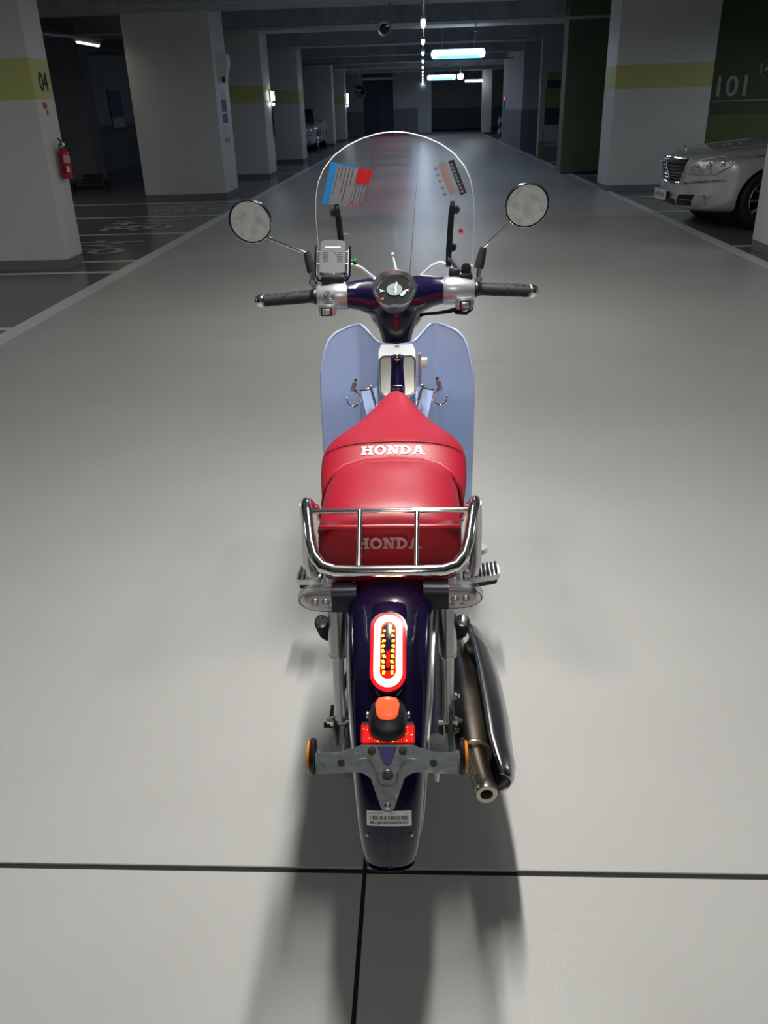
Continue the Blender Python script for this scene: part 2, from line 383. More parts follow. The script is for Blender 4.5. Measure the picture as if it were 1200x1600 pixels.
for sx in (-1, 1): G().box((-2.45 + sx * 1.02, 50.40, 1.4), (.09, .2, 2.8)).out('door_jamb', 'galvanised', dr, smooth=0)
G().box((-2.45, 50.49, 1.36), (.02, .05, 2.7)).out('door_joint', 'black_panel', dr, smooth=0)
pr = wall('wall_end_pier', (3.35, 48.2, 1.75), (.5, .5, 3.3), 'white_wall', 'pale square pier beside the striped corner')
# walls on the right beyond the parked car
w1 = wall('wall_right_far', (3.75, 34.2, 1.75), (.9, 7.4, 3.4), 'far_wall', 'grey wall running along the lane on the right, far end')
G().box((3.745, 34.2, .62), (.93, 7.43, 1.24)).out('dado', 'dado', w1, smooth=0)
w2 = wall('wall_green_far', (6.1, 20.2, 1.75), (6.1, .6, 3.4), 'green_wall', 'dark green wall behind the right column')
w3 = wall('wall_green_sign', (7.8, 17.2, 1.75), (6.2, .3, 3.4), 'green_wall', 'dark green wall with the 101 lettering above the silver car')
G().box((7.8, 17.035, .55), (6.2, .03, 1.2)).out('dado', 'green_wall_low', w3, smooth=0)
def sgn(body, size, x, z, mat, off=0.0):
    m = Matrix.Translation((x, 17.04, z)) @ Matrix.Rotation(PI / 2, 4, 'X'); return text_g(body, size, m, extrude=.004, offset=off).out('lettering', mat, w3, smooth=0)
sgn('101', .47, 5.26, 1.455, 'sign_grey', .006); sgn('14', .24, 6.03, 1.80, 'sign_grey', .002)
G().box((6.6, 17.04, 1.375), (2.6, .012, .016)).out('underline', 'sign_grey', w3, smooth=0)
text_g('동 출입구', .15, Matrix.Translation((5.38, 17.04, 1.17)) @ Matrix.Rotation(PI / 2, 4, 'X'), extrude=.003).out('lettering', 'green_wall_low', w3, smooth=0)
# coloured lobby panel
pw = wall('wall_lobby', (3.95, 25.9, 1.75), (1.35, .3, 3.4), 'pale_panel', 'lobby wall with stacked olive, black and grey colour blocks')
for (x0, x1, z0, z1, mt) in ((3.45, 4.25, 1.98, 2.16, 'olive_panel'), (3.45, 4.25, 1.78, 1.98, 'black_panel'), (3.40, 4.2, 1.30, 1.78, 'olive_panel'), (3.42, 4.15, .86, 1.30, 'black_panel'),
                             (3.40, 4.05, .42, .86, 'pale_panel'), (4.05, 4.3, .5, 1.30, 'far_wall'), (3.42, 4.05, .0, .30, 'dado'), (3.29, 3.42, .0, .45, 'olive_panel'), (3.29, 3.42, .45, .72, 'pale_panel')):
    G().box(((x0 + x1) / 2, 25.73, (z0 + z1) / 2), (x1 - x0, .06, z1 - z0)).out('panel', mt, pw, smooth=0)
# left background
bw = wall('wall_back_left', (-9.6, 19.75, 1.75), (4.7, .5, 3.4), 'dark_wall', 'dark wall end seen between the two near left columns')
G().box((-7.24, 19.75, 1.75), (.03, .52, 3.4)).out('corner_strip', 'dado', bw, smooth=0)
bs = wall('wall_side_left', (-9.3, 32, 1.75), (.4, 22, 3.4), 'far_wall', 'grey side wall with a framed notice in the dark left aisle')
G().box((-9.27, 32, .6), (.38, 22.04, 1.2)).out('dado', 'dado', bs, smooth=0)

def column(x0, x1, y0, y1, label, paint='column_paint'):
    x0, x1, y0, y1 = [a * 1.038 for a in (x0, x1, y0, y1)]
    cx, cy = (x0 + x1) / 2, (y0 + y1) / 2
    o = G().box((cx, cy, 1.765), (x1 - x0, y1 - y0, 3.35), bev=.02, seg=2).out('column', paint, off=(cx, cy, 0), smooth=30)
    tag(o, label, 'column', kind='structure')
    G().box((cx, cy, .0455), (x1 - x0 - .012, y1 - y0 - .012, .091)).out('baseboard', 'dado', o, smooth=0)
    return o
c1 = column(-6.2, -3.62, 8.48, 8.92, 'wide pale column with yellow-green band, black 04 and the red fire extinguisher')
c2 = column(-4.97, -3.50, 15.52, 16.6, 'pale column behind the left bays carrying notices and a white box on its side', 'column_plain')
column(-4.9, -3.50, 20.2, 21.2, 'dim left column with yellow-green band and the nearer upright wall lamp')
column(-4.9, -3.48, 25.9, 26.9, 'dim left column just in front of the far parked car')
column(-4.9, -3.62, 36.8, 37.7, 'dim left column just beyond the far parked car', 'column_plain')
column(-4.9, -3.52, 41.6, 42.5, 'dim left column with the farther upright wall lamp')
column(3.33, 5.6, 8.40, 8.85, 'bright column end at the right edge beside the silver sedan')
column(3.11, 4.66, 15.1, 15.95, 'big pale column with yellow-green band left of the silver sedan')
# near, outside the frame
column(-6.2, -3.62, .8, 1.3, 'pale column left of the camera'); column(3.33, 5.6, .8, 1.3, 'pale column right of the camera')
text_g('04', .228, Matrix.Translation((-3.752, 8.94, 1.684)) @ Matrix.Rotation(PI / 2, 4, 'Z') @ Matrix.Rotation(PI / 2, 4, 'X') @ Matrix.Diagonal((.92, 1.05, 1, 1)), extrude=.001).out('column_number', 'ink', c1, smooth=0, off=(-4.91 * 1.038, 8.70 * 1.038, 0))
for (y, z, dy, dz) in ((8.98, 1.554, .09, .06), (9.01, 1.487, .03, .05)):
    G().box((-3.757, y, z), (.008, dy, dz)).out('pictogram', 'ext_red', c1, smooth=0)
for (z, dz, mt) in ((1.73, .12, 'paper'), (1.55, .20, 'paper_blue'), (1.34, .16, 'paper_blue'), (1.15, .14, 'paper'), (.98, .08, 'paper_pink')):
    G().box((-3.629, 16.66, z), (.01, .36, dz)).out('notice', mt, c2, smooth=0)

# ------------------------------------------------------------------ lamps
def ceiling_lamp(y, i):
    mt = 'led' if i < 5 else 'led_cool'
    lab = ('nearest visible long ceiling tube lamp over the lane' if i == 4 else 'far ceiling tube lamp in the row over the lane') if i >= 4 else 'ceiling tube lamp overhead above the motorcycle, outside the frame'
    t = thing('ceiling_lamp', (LIGHT_X, y, LIGHT_Z), 0, lab, 'lamp', 'tube lamps in a row over the lane')
    G().box((0, 0, .0), (.09, 1.2, .05), bev=.012).out('housing', 'lamp_body', t)
    G().tube([(0, -.59, -.03), (0, .59, -.03)], .022, 10).out('diffuser', mt, t)
    for s in (-1, 1): G().tube([(0, s * .4, .02), (0, s * .4, .12)], .006, 6).out('hanger', 'galvanised', t)
order = ['first', 'second', 'third', 'fourth', 'fifth', 'sixth', 'seventh', 'eighth', 'ninth', 'tenth']
for i in range(-1, 14): ceiling_lamp(lamp_y(i), i)
k = 0
for o in [o for o in bpy.data.objects if o.name.startswith('ceiling_lamp') and o.location.y > 14]:
    o['label'] = f'{order[min(k, 9)]} visible ceiling tube lamp of the row over the lane, counted from the camera'; k += 1
NEAR = {-2: 'tube lamp over the lane well behind the camera', -1: 'ceiling tube lamp just behind the camera over the lane', 0: 'bright ceiling tube lamp straight above the motorcycle seat', 1: 'ceiling tube lamp over the lane just ahead of the motorcycle', 2: 'ceiling tube lamp over the lane between the fire extinguisher and the silver sedan'}
for o in [o for o in bpy.data.objects if o.name.startswith('ceiling_lamp') and o.location.y <= 14]: o['group'] = 'tube lamps outside the frame'; o['label'] = NEAR.get(round((o.location.y + 2.2) / 4.17) - 1, NEAR[-2])
t = thing('ceiling_lamp', (-5.77, 16.1, 2.6), 0, 'warm ceiling tube lamp above the dark bays beyond the 04 column', 'lamp')
G().box((0, 0, 0), (.09, 1.05, .05), bev=.012).out('housing', 'lamp_body', t); G().tube([(0, -.5, -.03), (0, .5, -.03)], .024, 10).out('diffuser', 'led_warm', t)
for x, y, p in FILL_LAMPS:
    t = thing('ceiling_lamp', (x, y, 2.6), 0, 'added fill tube lamp over the %s parking bays, %s' % ('left' if x < 0 else 'right', 'near the camera' if y < 8 else 'level with the silver sedan'), 'lamp', 'added fill lamps over the parking bays')
    G().box((0, 0, 0), (.09, 1.05, .05), bev=.012).out('housing', 'lamp_body', t); G().tube([(0, -.5, -.03), (0, .5, -.03)], .022, 10).out('diffuser', 'led_warm', t)
    for q_ in (-1, 1): G().tube([(0, q_ * .4, .02), (0, q_ * .4, .95)], .006, 6).out('hanger', 'galvanised', t)
def guide(x, y, z, wd, ht, lab):
    t = thing('guide_sign', (x, y, z), R(-2), lab, 'sign')
    G().prism(rrect(wd / 2, ht / 2, ht * .4), lambda u, v, w_: V((u, w_, v)), 0, .14).out('light_box', 'led_blue', t)
    G().prism(rrect(wd / 2 - .01, ht * .24, ht * .2, c=(0, ht * .18)), lambda u, v, w_: V((u, w_, v)), -.012, .0).out('bright_tube', 'led_cool', t)
    for s in (-1, 1):
        G().prism(rrect(ht * .30, ht * .42, ht * .25, c=(s * (wd / 2 - ht * .36), 0)), lambda u, v, w_: V((u, w_, v)), -.014, .0).out('end_cap', 'led_cool', t)
        G().tube([(s * wd * .3, .07, ht / 2), (s * wd * .3, .07, 3.56 - z)], .008, 6).out('hanger', 'galvanised', t)
guide(.83, 21.7, 2.50, 1.24, .19, 'wide blue glowing hanging guide sign, the nearer of two')
guide(.82, 39.5, 2.50, 1.20, .20, 'small blue glowing hanging guide sign farther down the lane')
t = thing('ceiling_lamp', (2.62, 47.5, 2.52), PI / 2, 'white crosswise tube lamp at the far right of the end bay', 'lamp')
G().box((0, 0, .05), (.09, .9, .05)).out('housing', 'lamp_body', t); G().tube([(0, -.43, 0), (0, .43, 0)], .06, 8).out('diffuser', 'led_cool', t)
t = thing('ceiling_lamp', (1.62, 39.5, 2.40), PI / 2, 'tiny round lamp right of the farther blue sign', 'lamp')
G().lathe([(.0, 0), (.1, .01), (.14, .1), (.12, .2), (.0, .22)], n=14).out('diffuser', 'led_cool', t); G().tube([(0, 0, .2), (0, 0, .9)], .02, 6).out('hanger', 'galvanised', t)
def wall_lamp(x, y, z, h, lab):
    t = thing('wall_lamp', (x, y, z), 0, lab, 'lamp')
    G().box((-.02, 0, 0), (.05, .14, h), bev=.015).out('back_plate', 'lamp_body', t)
    G().tube([(.03, 0, -h / 2 + .03), (.03, 0, h / 2 - .03)], .05, 10).out('diffuser', 'led_cool', t)
    G().ball((.04, 0, -h / 2 - .05), .035, 8).out('sensor', 'led_cool', t)
    G().tube([(0, 0, -h / 2 - .08), (0, 0, -h / 2 - .75)], .018, 6).out('conduit', 'black', t)
wall_lamp(-3.60, 21.8, 1.75, .25, 'upright white wall lamp on the nearer dim left column')
wall_lamp(-3.61, 43.8, 1.834, .5, 'upright white wall lamp on the farther dim left column')
t = thing('alarm_lamp', (3.29, 37.0, 1.62), 0, 'small red glowing fire alarm lamp on the far right wall', 'lamp')
G().lathe([(.0, -.04), (.05, -.03), (.04, .0)], n=12, axis=(1, 0, 0)).out('bulb', 'led_red', t); G().box((-.0, 0, -.5), (.06, .2, .8), bev=.01).out('cabinet', 'dado', t)
# striped guard
o = G().box((3.52, 39.3, .5), (.5, .5, 1.0), bev=.02).out('corner_guard', 'hazard_stripes', off=(3.52, 39.3, 0)); tag(o, 'black and white diagonally striped corner guard far down the lane', 'guard')
# poster
t = thing('notice_board', (-9.08, 26.8, 1.75), 0, 'dim framed notice on the grey side wall of the left aisle', 'poster')
G().box((0, 0, 0), (.03, 1.1, .7), bev=.005).out('frame', 'paper_blue', t); G().box((.018, 0, -.5), (.01, 1.0, .28)).out('sheet', 'paper', t); G().box((.018, 0, -.68), (.012, 1.0, .05)).out('lower_bar', 'black', t)
# emergency box on column 2
t = thing('wall_box', (-3.555, 16.63, 2.145), 0, 'white tapered emergency box on the side of the notice column', 'box')
G().loft([[(-.08, -.15, .22), (.08, -.15, .22), (.08, .17, .22), (-.08, .17, .22)], [(-.08, -.15, .1), (.09, -.15, .1), (.09, .17, .1), (-.08, .17, .1)], [(-.08, -.12, -.22), (.02, -.12, -.22), (.02, .1, -.22), (-.08, .1, -.22)]]).out('shell', 'plastic_white', t, smooth=0)
G().box((-.0, -.13, -.18), (.05, .04, .09), bev=.008).out('handset_clip', 'black', t)
# convex mirrors
def convex(x, y, z, r, face, lab, armto):
    t = thing('convex_mirror', (x, y, z), 0, lab, 'mirror'); ax = V(face).normalized()
    G().lathe([(0, .06 * r / .3), (r * .5, .045 * r / .3), (r * .9, .0)], axis=ax, n=28).out('mirror_face', 'black_gloss', t)
    G().lathe([(r * .88, .01), (r, .02), (r * 1.03, -.02), (r * .9, -.05), (0, -.07)], axis=ax, n=28).out('rim', 'rubber_grey' if r > .3 else 'galvanised', t)
    G().tube([V((0, 0, 0)) - ax * .06, V(armto)], .02, 6).out('arm', 'galvanised', t)
convex(-.63, 15.9, 2.62, .12, (.05, -1, -.25), 'small round convex mirror hung from the ceiling over the lane', (.1, .1, .40))
convex(-3.05, 44.6, 2.13, .36, (.6, -1, -.1), 'large round convex mirror at the far left by the end wall', (0, .12, 1.43))
# fire extinguisher
t = thing('fire_extinguisher', (-3.69, 9.05, .869), R(0), 'red fire extinguisher hung on the lane side of the 04 column', 'fire extinguisher')
G().lathe([(0, 0), (.062, .0), (.072, .012), (.072, .30), (.06, .345), (.028, .375), (.022, .39)], n=24).out('cylinder', 'ext_red', t)
G().lathe([(.024, .385), (.024, .41), (.016, .415), (.016, .44)], n=12).out('neck', 'chrome', t)
G().box((.0, -.035, .435), (.02, .12, .014), rot=Matrix.Rotation(R(20), 3, 'X'), bev=.003).box((0, -.03, .475), (.02, .13, .012), rot=Matrix.Rotation(R(-25), 3, 'X'), bev=.003).out('handle', 'black', t)
G().tube([(0, -.02, .42), (0, -.09, .41), (0, -.115, .33), (.01, -.10, .2), (.01, -.09, .06)], .010, 8).out('hose', 'black', t)
G().lathe([(0, 0), (.022, 0), (.024, .012), (0, .014)], (.03, -.03, .425), (1, -.4, .3), n=14).out('gauge', 'plastic_white', t)
G().grid(8, 2, lambda u, v: V((.0735 * math.cos(R(-75 + 95 * u)), .0735 * math.sin(R(-75 + 95 * u)), .20 + .09 * v))).out('label_sheet', 'ext_label', t)
G().grid(3, 1, lambda u, v: V((.0745 * math.cos(R(-58 + 25 * u)), .0745 * math.sin(R(-58 + 25 * u)), .09 + .07 * v))).out('inspection_tag', 'plastic_white', t)
G().box((-.09, 0, .3), (.05, .05, .12), bev=.005).box((-.02, 0, .36), (.11, .03, .015)).out('wall_bracket', 'galvanised', t)
t.scale = (.77, .77, .77)
# wheel stops in the left bays
for i, (y, lab) in enumerate(((13.5, 'black rubber wheel stop at the back of the left bay beside the 04 column'), (14.6, 'black rubber wheel stop farther back in the left bays'))):
    t = G().box((-6.75, y + .8, .055), (.16, .6, .11), bev=.03).out('wheel_stop', 'rubber', off=(-6.75, y + .8, 0)); tag(t, lab, 'wheel stop')
# low trolley at the base of the dark wall end
t = thing('trolley', (-7.25, 18.9, 0), R(15), 'low dark trolley standing at the foot of the dark wall end', 'trolley')
G().box((0, 0, .17), (.9, .45, .05), bev=.01).out('deck', 'black', t); G().box((.1, 0, .25), (.4, .35, .12), bev=.02).out('load', 'rubber', t)
for sx in (-1, 1):
    for sy in (-1, 1): G().lathe([(0, -.02), (.06, -.02), (.07, 0), (.06, .02), (0, .02)], (sx * .36, sy * .17, .071), (0, 1, 0), n=14).out('wheel', 'rubber', t)

#CAR
# ------------------------------------------------------------------ cars
def make_car(loc, rz, label, paint, group=None):
    t = thing('car', loc, rz, label, 'car', group)
    st = [(0.0, .52, .34, .64, .72), (.035, .67, .27, .71, .785), (.10, .79, .22, .76, .83), (.22, .88, .19, .80, .865), (.45, .92, .18, .83, .90), (.8, .93, .18, .86, .925), (1.2, .935, .18, .88, .95), (1.6, .94, .18, .90, .98),
          (2.4, .94, .18, .92, .99), (3.6, .94, .18, .93, 1.0), (4.2, .93, .19, .94, 1.04), (4.8, .89, .22, .90, 1.04), (5.05, .80, .28, .84, .98), (5.1, .70, .36, .76, .90)]
    rings = []
    for (y, w_, zb, zs, zt) in st:
        bul = .06 * max(0, 1 - y / .5) if y < .5 else 0
        half = [(.0, zb), (w_ * .6, zb), (w_ * .93, zb + .03), (w_ * .995, zb + .14), (w_, zb + (zs - zb) * .62), (w_ * .985, zs - .04), (w_ * .93, zs + (zt - zs) * .35), (w_ * .78, zs + (zt - zs) * .78), (w_ * .5, zt - .004), (w_ * .2, zt), (0, zt)]
        half2 = [(-x, z) for x, z in half[-2:0:-1]]
        rr = []
        for x, z in half + half2:
            rr.append(V((x, y + .40 * (abs(x) / .93) ** 2.0 * max(0, 1 - y / 1.0) ** 1.0, z)))
        rings.append(rr)
    body = G().loft(rings).out('body', paint, t, smooth=0)
    md = body.modifiers.new('s', 'SUBSURF'); md.levels = md.render_levels = 2; bake(body)
    for yw in (.93, 3.95):
        cut = G().tube([(-1.2, yw, .335), (1.2, yw, .335)], .385, 36).out('cutter', paint, smooth=0); cut.parent = t; bpy.context.view_layer.update(); boolean(body, cut)
    body.data.polygons.foreach_set('use_smooth', [True] * len(body.data.polygons)); body.data.set_sharp_from_angle(angle=R(38))
    for yw in (.93, 3.95): G().tube([(-.70, yw, .335), (.70, yw, .335)], .375, 28).out('wheel_well', 'car_dark', t)
    for yw in (.93, 3.95):
        for s in (-1, 1):
            wh = G().lathe([(.235, -.10), (.30, -.11), (.335, -.085), (.340, 0), (.335, .085), (.30, .11), (.235, .10)], (s * .80, yw, .341), (s, 0, 0), n=40, caps=False).out('wheel', 'tyre', t, label='black tyre on alloy rim')
            g = G().lathe([(.225, .06), (.24, .10), (.232, .108), (.218, .075)], (s * .80, yw, .341), (s, 0, 0), n=40, caps=False).lathe([(.0, .09), (.05, .088), (.06, .05), (0, .04)], (s * .80, yw, .341), (s, 0, 0), n=20)
            for k in range(10):
                a = 2 * PI * k / 10; d = V((0, math.cos(a), math.sin(a)))
                g.tube([V((s * .885, yw, .341)) + d * .04, V((s * .89, yw, .341)) + d * .14, V((s * .888, yw, .341)) + d * .228], [.022, .014, .020], 6)
            g.out('rim', 'alloy', wh)
            G().lathe([(0, .0), (.15, .0), (.15, .02), (0, .02)], (s * .80, yw, .341), (s, 0, 0), n=24).out('brake_disc', 'car_dark', wh)
    # greenhouse
    cab = []
    for (y, w_, z0, z1, tz) in ((1.45, .80, .93, .985, 0), (2.0, .82, .93, 1.28, 0), (2.5, .80, .93, 1.44, 0), (3.2, .79, .93, 1.47, 0), (3.8, .78, .93, 1.38, 0), (4.5, .76, .93, 1.07, 0)):
        k = (z1 - .93) * .28
        half = [(0, z0), (w_, z0), (w_ - k * .7, z0 + (z1 - z0) * .6), (w_ - k * 1.3, z1 - .03), (w_ * .6, z1), (0, z1 + .01)]
        cab.append([V((x, y, z)) for x, z in half + [(-x, z) for x, z in half[-2:0:-1]]])
    c = G().loft(cab).out('windows', 'car_glass', t); md = c.modifiers.new('s', 'SUBSURF'); md.levels = md.render_levels = 2
    G().grid(8, 8, lambda u, v: V((-.56 + 1.12 * u, 2.25 + 1.5 * v, 1.452 + .035 * math.sin(PI * u) + .03 * math.sin(PI * v)))).out('roof', paint, t)
    for s in (-1, 1):
        G().ball((s * 1.0, 1.85, 1.0), (.10, .06, .07), 14).out('side_mirror', paint, t)
        G().tube([(s * .74, 1.62, .98), (s * .63, 2.3, 1.42)], .025, 6).out('roof_pillar', paint, t)
        G().tube([(s * .945, 1.55, .25), (s * .945, 1.6, .85)], .004, 4).tube([(s * .945, 2.75, .25), (s * .945, 2.75, .9)], .004, 4).out('door_seam', 'car_dark', t)
    tree = bvh(body)
    def P(x, z, off, sgn_=1):
        hit, n, _, _ = tree.ray_cast(V((x, -1.0, z)), V((0, 1, 0)))
        if hit is None:
            hit, n, _, _ = tree.find_nearest(V((x, .4, z)))
        return hit + n * off if n.y < 0 or n.x * x > 0 else hit - n * off
    def quad(name, q, mat, off, th, parent=t, nu=12, nv=6, label=None):
        (a, b, c_, d) = [V((x, z, 0)) for x, z in q]
        def fn(u, v, tt):
            p = (a * (1 - u) + b * u) * (1 - v) + (d * (1 - u) + c_ * u) * v; return P(p.x, p.y, off + tt)
        return G().slab_grid(nu, nv, fn, th).out(name, mat, parent, label=label)
    gr = quad('grille', [(-.25, .52), (.25, .52), (.40, .775), (-.40, .775)], 'car_dark', .002, .006, nu=14, nv=8)
    for k in range(6):
        z = .555 + k * .038; hw = .255 + (z - .52) * .56
        G().tube([P(-hw + 2 * hw * i / 12, z, .014) for i in range(13)], .004, 6).out('grille_bar', 'chrome_dark', gr)
    G().tube([P(x, z, .010) for x, z in [(-.26, .515), (-.1, .507), (0, .505), (.1, .507), (.26, .515), (.34, .64), (.415, .78), (.16, .786), (0, .788), (-.16, .786), (-.415, .78), (-.34, .64)]], .012, 6, closed=True).out('grille_frame', 'chrome', gr)
    G().tube([P(0, .51 + .033 * i, .018) for i in range(8)], .008, 6).out('grille_bar', 'chrome', gr)
    for s in (-1, 1):
        def mm(pts): return [(s * x, z) for x, z in pts]
        h = quad('headlight', mm([(.43, .62), (.74, .63), (.922, .845), (.56, .785)]), 'head_inner', .003, .006, nu=12, nv=6)
        for (x, z, r) in ((.57, .70, .035), (.67, .72, .042), (.78, .745, .036), (.62, .66, .015), (.70, .655, .015)):
            p = P(s * x, z, .012); G().ball(p, (r, .018, r), 14).out('bulb', 'bulb', h)
        G().tube([P(s * x, z, .010) for x, z in ((.43, .62), (.58, .62), (.74, .63), (.84, .73), (.922, .845), (.74, .82), (.56, .785), (.48, .70))], .005, 5, closed=True).out('rim', 'chrome', h)
        quad('bumper_trim', mm([(.33, .50), (.82, .56), (.82, .585), (.33, .52)]), 'chrome_dark', .002, .008, nu=12, nv=2)
        q_ = quad('air_intake', mm([(.26, .27), (.50, .275), (.56, .40), (.30, .385)]), 'car_dark', .002, .004, nu=8, nv=5)
        G().tube([P(s * (.28 + .26 * i / 8), .335, .009) for i in range(9)], .004, 5).out('slat', 'satin_metal', q_)
        f_ = quad('fog_light', mm([(.52, .275), (.66, .29), (.74, .405), (.58, .40)]), 'head_inner', .003, .005, nu=6, nv=5)
        for (x, z) in ((.60, .33), (.66, .36), (.67, .385)): G().ball(P(s * x, z, .01), (.022, .014, .022), 10).out('bulb', 'bulb', f_)
        quad('lip_trim', mm([(.05, .243), (.62, .262), (.62, .272), (.05, .255)]), 'chrome', .003, .006, nu=12, nv=1)
    quad('lower_grille', [(-.22, .265), (.22, .265), (.23, .325), (-.23, .325)], 'car_dark', .002, .005, nu=10, nv=3)
    lp = G().box((0, -.035, .37), (.36, .02, .12), bev=.004).out('number_plate', 'plate', t, label='white number plate, unreadable grey characters')
    for k in range(6):
        G().box((-.12 + .048 * k, -.047, .37), (.022, .003, .05)).out('plate_mark', 'paper_blue' if k % 2 else 'dado', lp, smooth=0)
    G().box((0, -.008, .37), (.30, .05, .08)).out('plate_holder', 'car_dark', t)
    m_ = G().tube([(-.045, .22, .885), (0, .20, .925), (.045, .22, .885)], .007, 6).tube([(0, .24, .85), (0, .20, .925)], .006, 6).out('hood_ornament', 'chrome', t)
    for s in (-1, 1):
        G().tube([V((s * .34, .22, .85)), V((s * .46, .6, .902)), V((s * .58, 1.3, .950))], .006, 5).out('hood_crease', paint, t)
    return t
make_car((3.03, 11.22, 0), R(-84), 'silver sedan with chrome grille parked nose out beside the right column', 'car_silver')
make_car((-4.95, 33.8, 0), 0, 'silver grey car far down the lane between the dim left columns', 'car_silver')

#BIKE
# ------------------------------------------------------------------ motorcycle
bike = thing('motorcycle', (-.064, 1.3, 0), .0113, 'light blue and navy retro step-through motorcycle with red double seat and clear windscreen', 'motorcycle')
ORIG[bike] = V((0, 1.3, 0))
def B(g, name, mat, parent=bike, **k):
    return g.out(name, mat, parent, off=(0, 1.3, 0), **k)
WC = V((0, 1.3, .29)); FC = V((0, 2.60, .29))
def pol(x, phi, r, c=WC):
    a = R(phi); return V((x, c.y - r * math.sin(a), c.z + r * math.cos(a)))
def lerp(tab, x):
    if x <= tab[0][0]: return tab[0][1]
    for a, b in zip(tab, tab[1:]):
        if x <= b[0]:
            k = (x - a[0]) / (b[0] - a[0]); return a[1] + (b[1] - a[1]) * k
    return tab[-1][1]
# --- wheels
def wheel(c, name, hubw):
    wl_ = B(G().lathe([(.222, -.03), (.262, -.042), (.283, -.030), (.289, 0), (.283, .030), (.262, .042), (.222, .03)], c, (1, 0, 0), n=56, caps=False), name, 'rubber', label='black tyre on cast alloy rim')
    g = G().lathe([(.205, -.030), (.225, -.034), (.228, 0), (.225, .034), (.205, .030), (.200, 0), (.205, -.03)], c, (1, 0, 0), n=48, caps=False)
    for k in range(10):
        a = 2 * PI * k / 10; d = V((0, math.cos(a), math.sin(a))); d2 = V((0, math.cos(a + .12), math.sin(a + .12)))
        g.tube([c + d * .04, c + d2 * .208], [.011, .008], 8)
    B(g, 'rim', 'silver_paint', wl_); B(G().lathe([(0, -hubw), (.055, -hubw), (.06, -.03), (.06, .03), (.055, hubw), (0, hubw)], c, (1, 0, 0), n=28), 'hub', 'satin_metal', wl_)
    return wl_
AX = V((0, 1.385, .29))
wheel(AX, 'rear_wheel', .055); fw = wheel(FC, 'front_wheel', .05)
B(G().lathe([(.06, .048), (.11, .048), (.11, .053), (.06, .053)], FC, (1, 0, 0), n=40, caps=False), 'brake_disc', 'satin_metal', fw)
# --- front fender, fork
def fen(phi0, phi1, n, r0, wfn, c, depth=.07, m=14, th=.003):
    rings = []
    for i in range(n + 1):
        phi = phi0 + (phi1 - phi0) * i / n; w_ = wfn(phi); ring = []
        for j in range(m + 1):
            a = R(-90 + 180 * j / m); ring.append(pol(w_ * math.sin(a) * (1.0 if abs(j - m / 2) < m / 2 else 1.02), phi, r0(phi) - depth * (1 - math.cos(a) ** .34) if abs(math.cos(a)) > 1e-6 else r0(phi) - depth, c))
        rings.append(ring)
    return rings
def add_fender(name, rings, mat, th):
    o = B(G().loft(rings, closed=False, caps=False), name, mat); md = o.modifiers.new('s', 'SOLIDIFY'); md.thickness = th; md.offset = -1
    return bake(o)
ff = add_fender('front_fender', fen(-62, 105, 30, lambda p: .315, lambda p: .062 * (1 - .25 * abs(p - 20) / 90), FC, .06), 'blue_paint', .003)
for s in (-1, 1):
    fk = B(G().tube([(s * .075, 2.60, .29), (s * .075, 2.34, .70)], [.018, .021], 16).tube([(s * .075, 2.60, .27), (s * .062, 2.55, .40)], .022, 12), 'fork_leg', 'satin_metal')
B(G().tube([(0, 2.37, .60), (0, 2.22, .92)], .032, 18), 'steering_head', 'black')
B(G().box((0, 2.33, .68), (.19, .05, .04), rot=Matrix.Rotation(R(25), 3, 'X'), bev=.01), 'fork_bridge', 'black')

# --- leg shield
def ls_half(z): return lerp([(.28, .135), (.34, .175), (.44, .203), (.60, .2055), (.72, .205), (.80, .202), (.86, .198), (.885, .195), (.905, .19), (.93, .17)], z)
def ls_top(ax): return lerp([(0, .880), (.035, .882), (.055, .893), (.088, .925), (.098, .929), (.13, .924), (.160, .914), (.178, .900), (.190, .872), (.2055, .80)], ax)
def ls_y(x, z):
    ax = abs(x); y = lerp([(0, 2.150), (.045, 2.152), (.105, 2.185), (.112, 2.184), (.16, 2.155), (.207, 2.120)], ax)
    y -= .40 * max(0, .52 - z) ** 1.5 * (ax / .2 + .2)
    y += .05 * max(0, z - .75)
    return y
def ls_pt(u, v, t):
    """u across -1..1 ; v from bottom 0 to top 1"""
    uu = -1 + 2 * u; z0 = .28; xg = uu * .2055
    zt = ls_top(abs(xg)); z = z0 + (zt - z0) * v; x = uu * ls_half(z) if z < .86 else uu * min(.2055, max(ls_half(.86), .19) * 1.0)
    x = uu * min(ls_half(z), .2055)
    zt = ls_top(abs(x)); z = z0 + (zt - z0) * v
    return V((x, ls_y(x, z) + t, z))
ls = B(G().slab_grid(72, 40, ls_pt, .006), 'leg_shield', 'blue_paint', smooth=50)
B(G().tube([ls_pt(i / 72, 1, .003) for i in range(73)], .0035, 8), 'edge_trim', 'blue_paint', ls)
for s in (0, 1): B(G().tube([ls_pt(s, j / 40, .003) for j in range(41)], .0035, 8), 'edge_trim', 'blue_paint', ls)
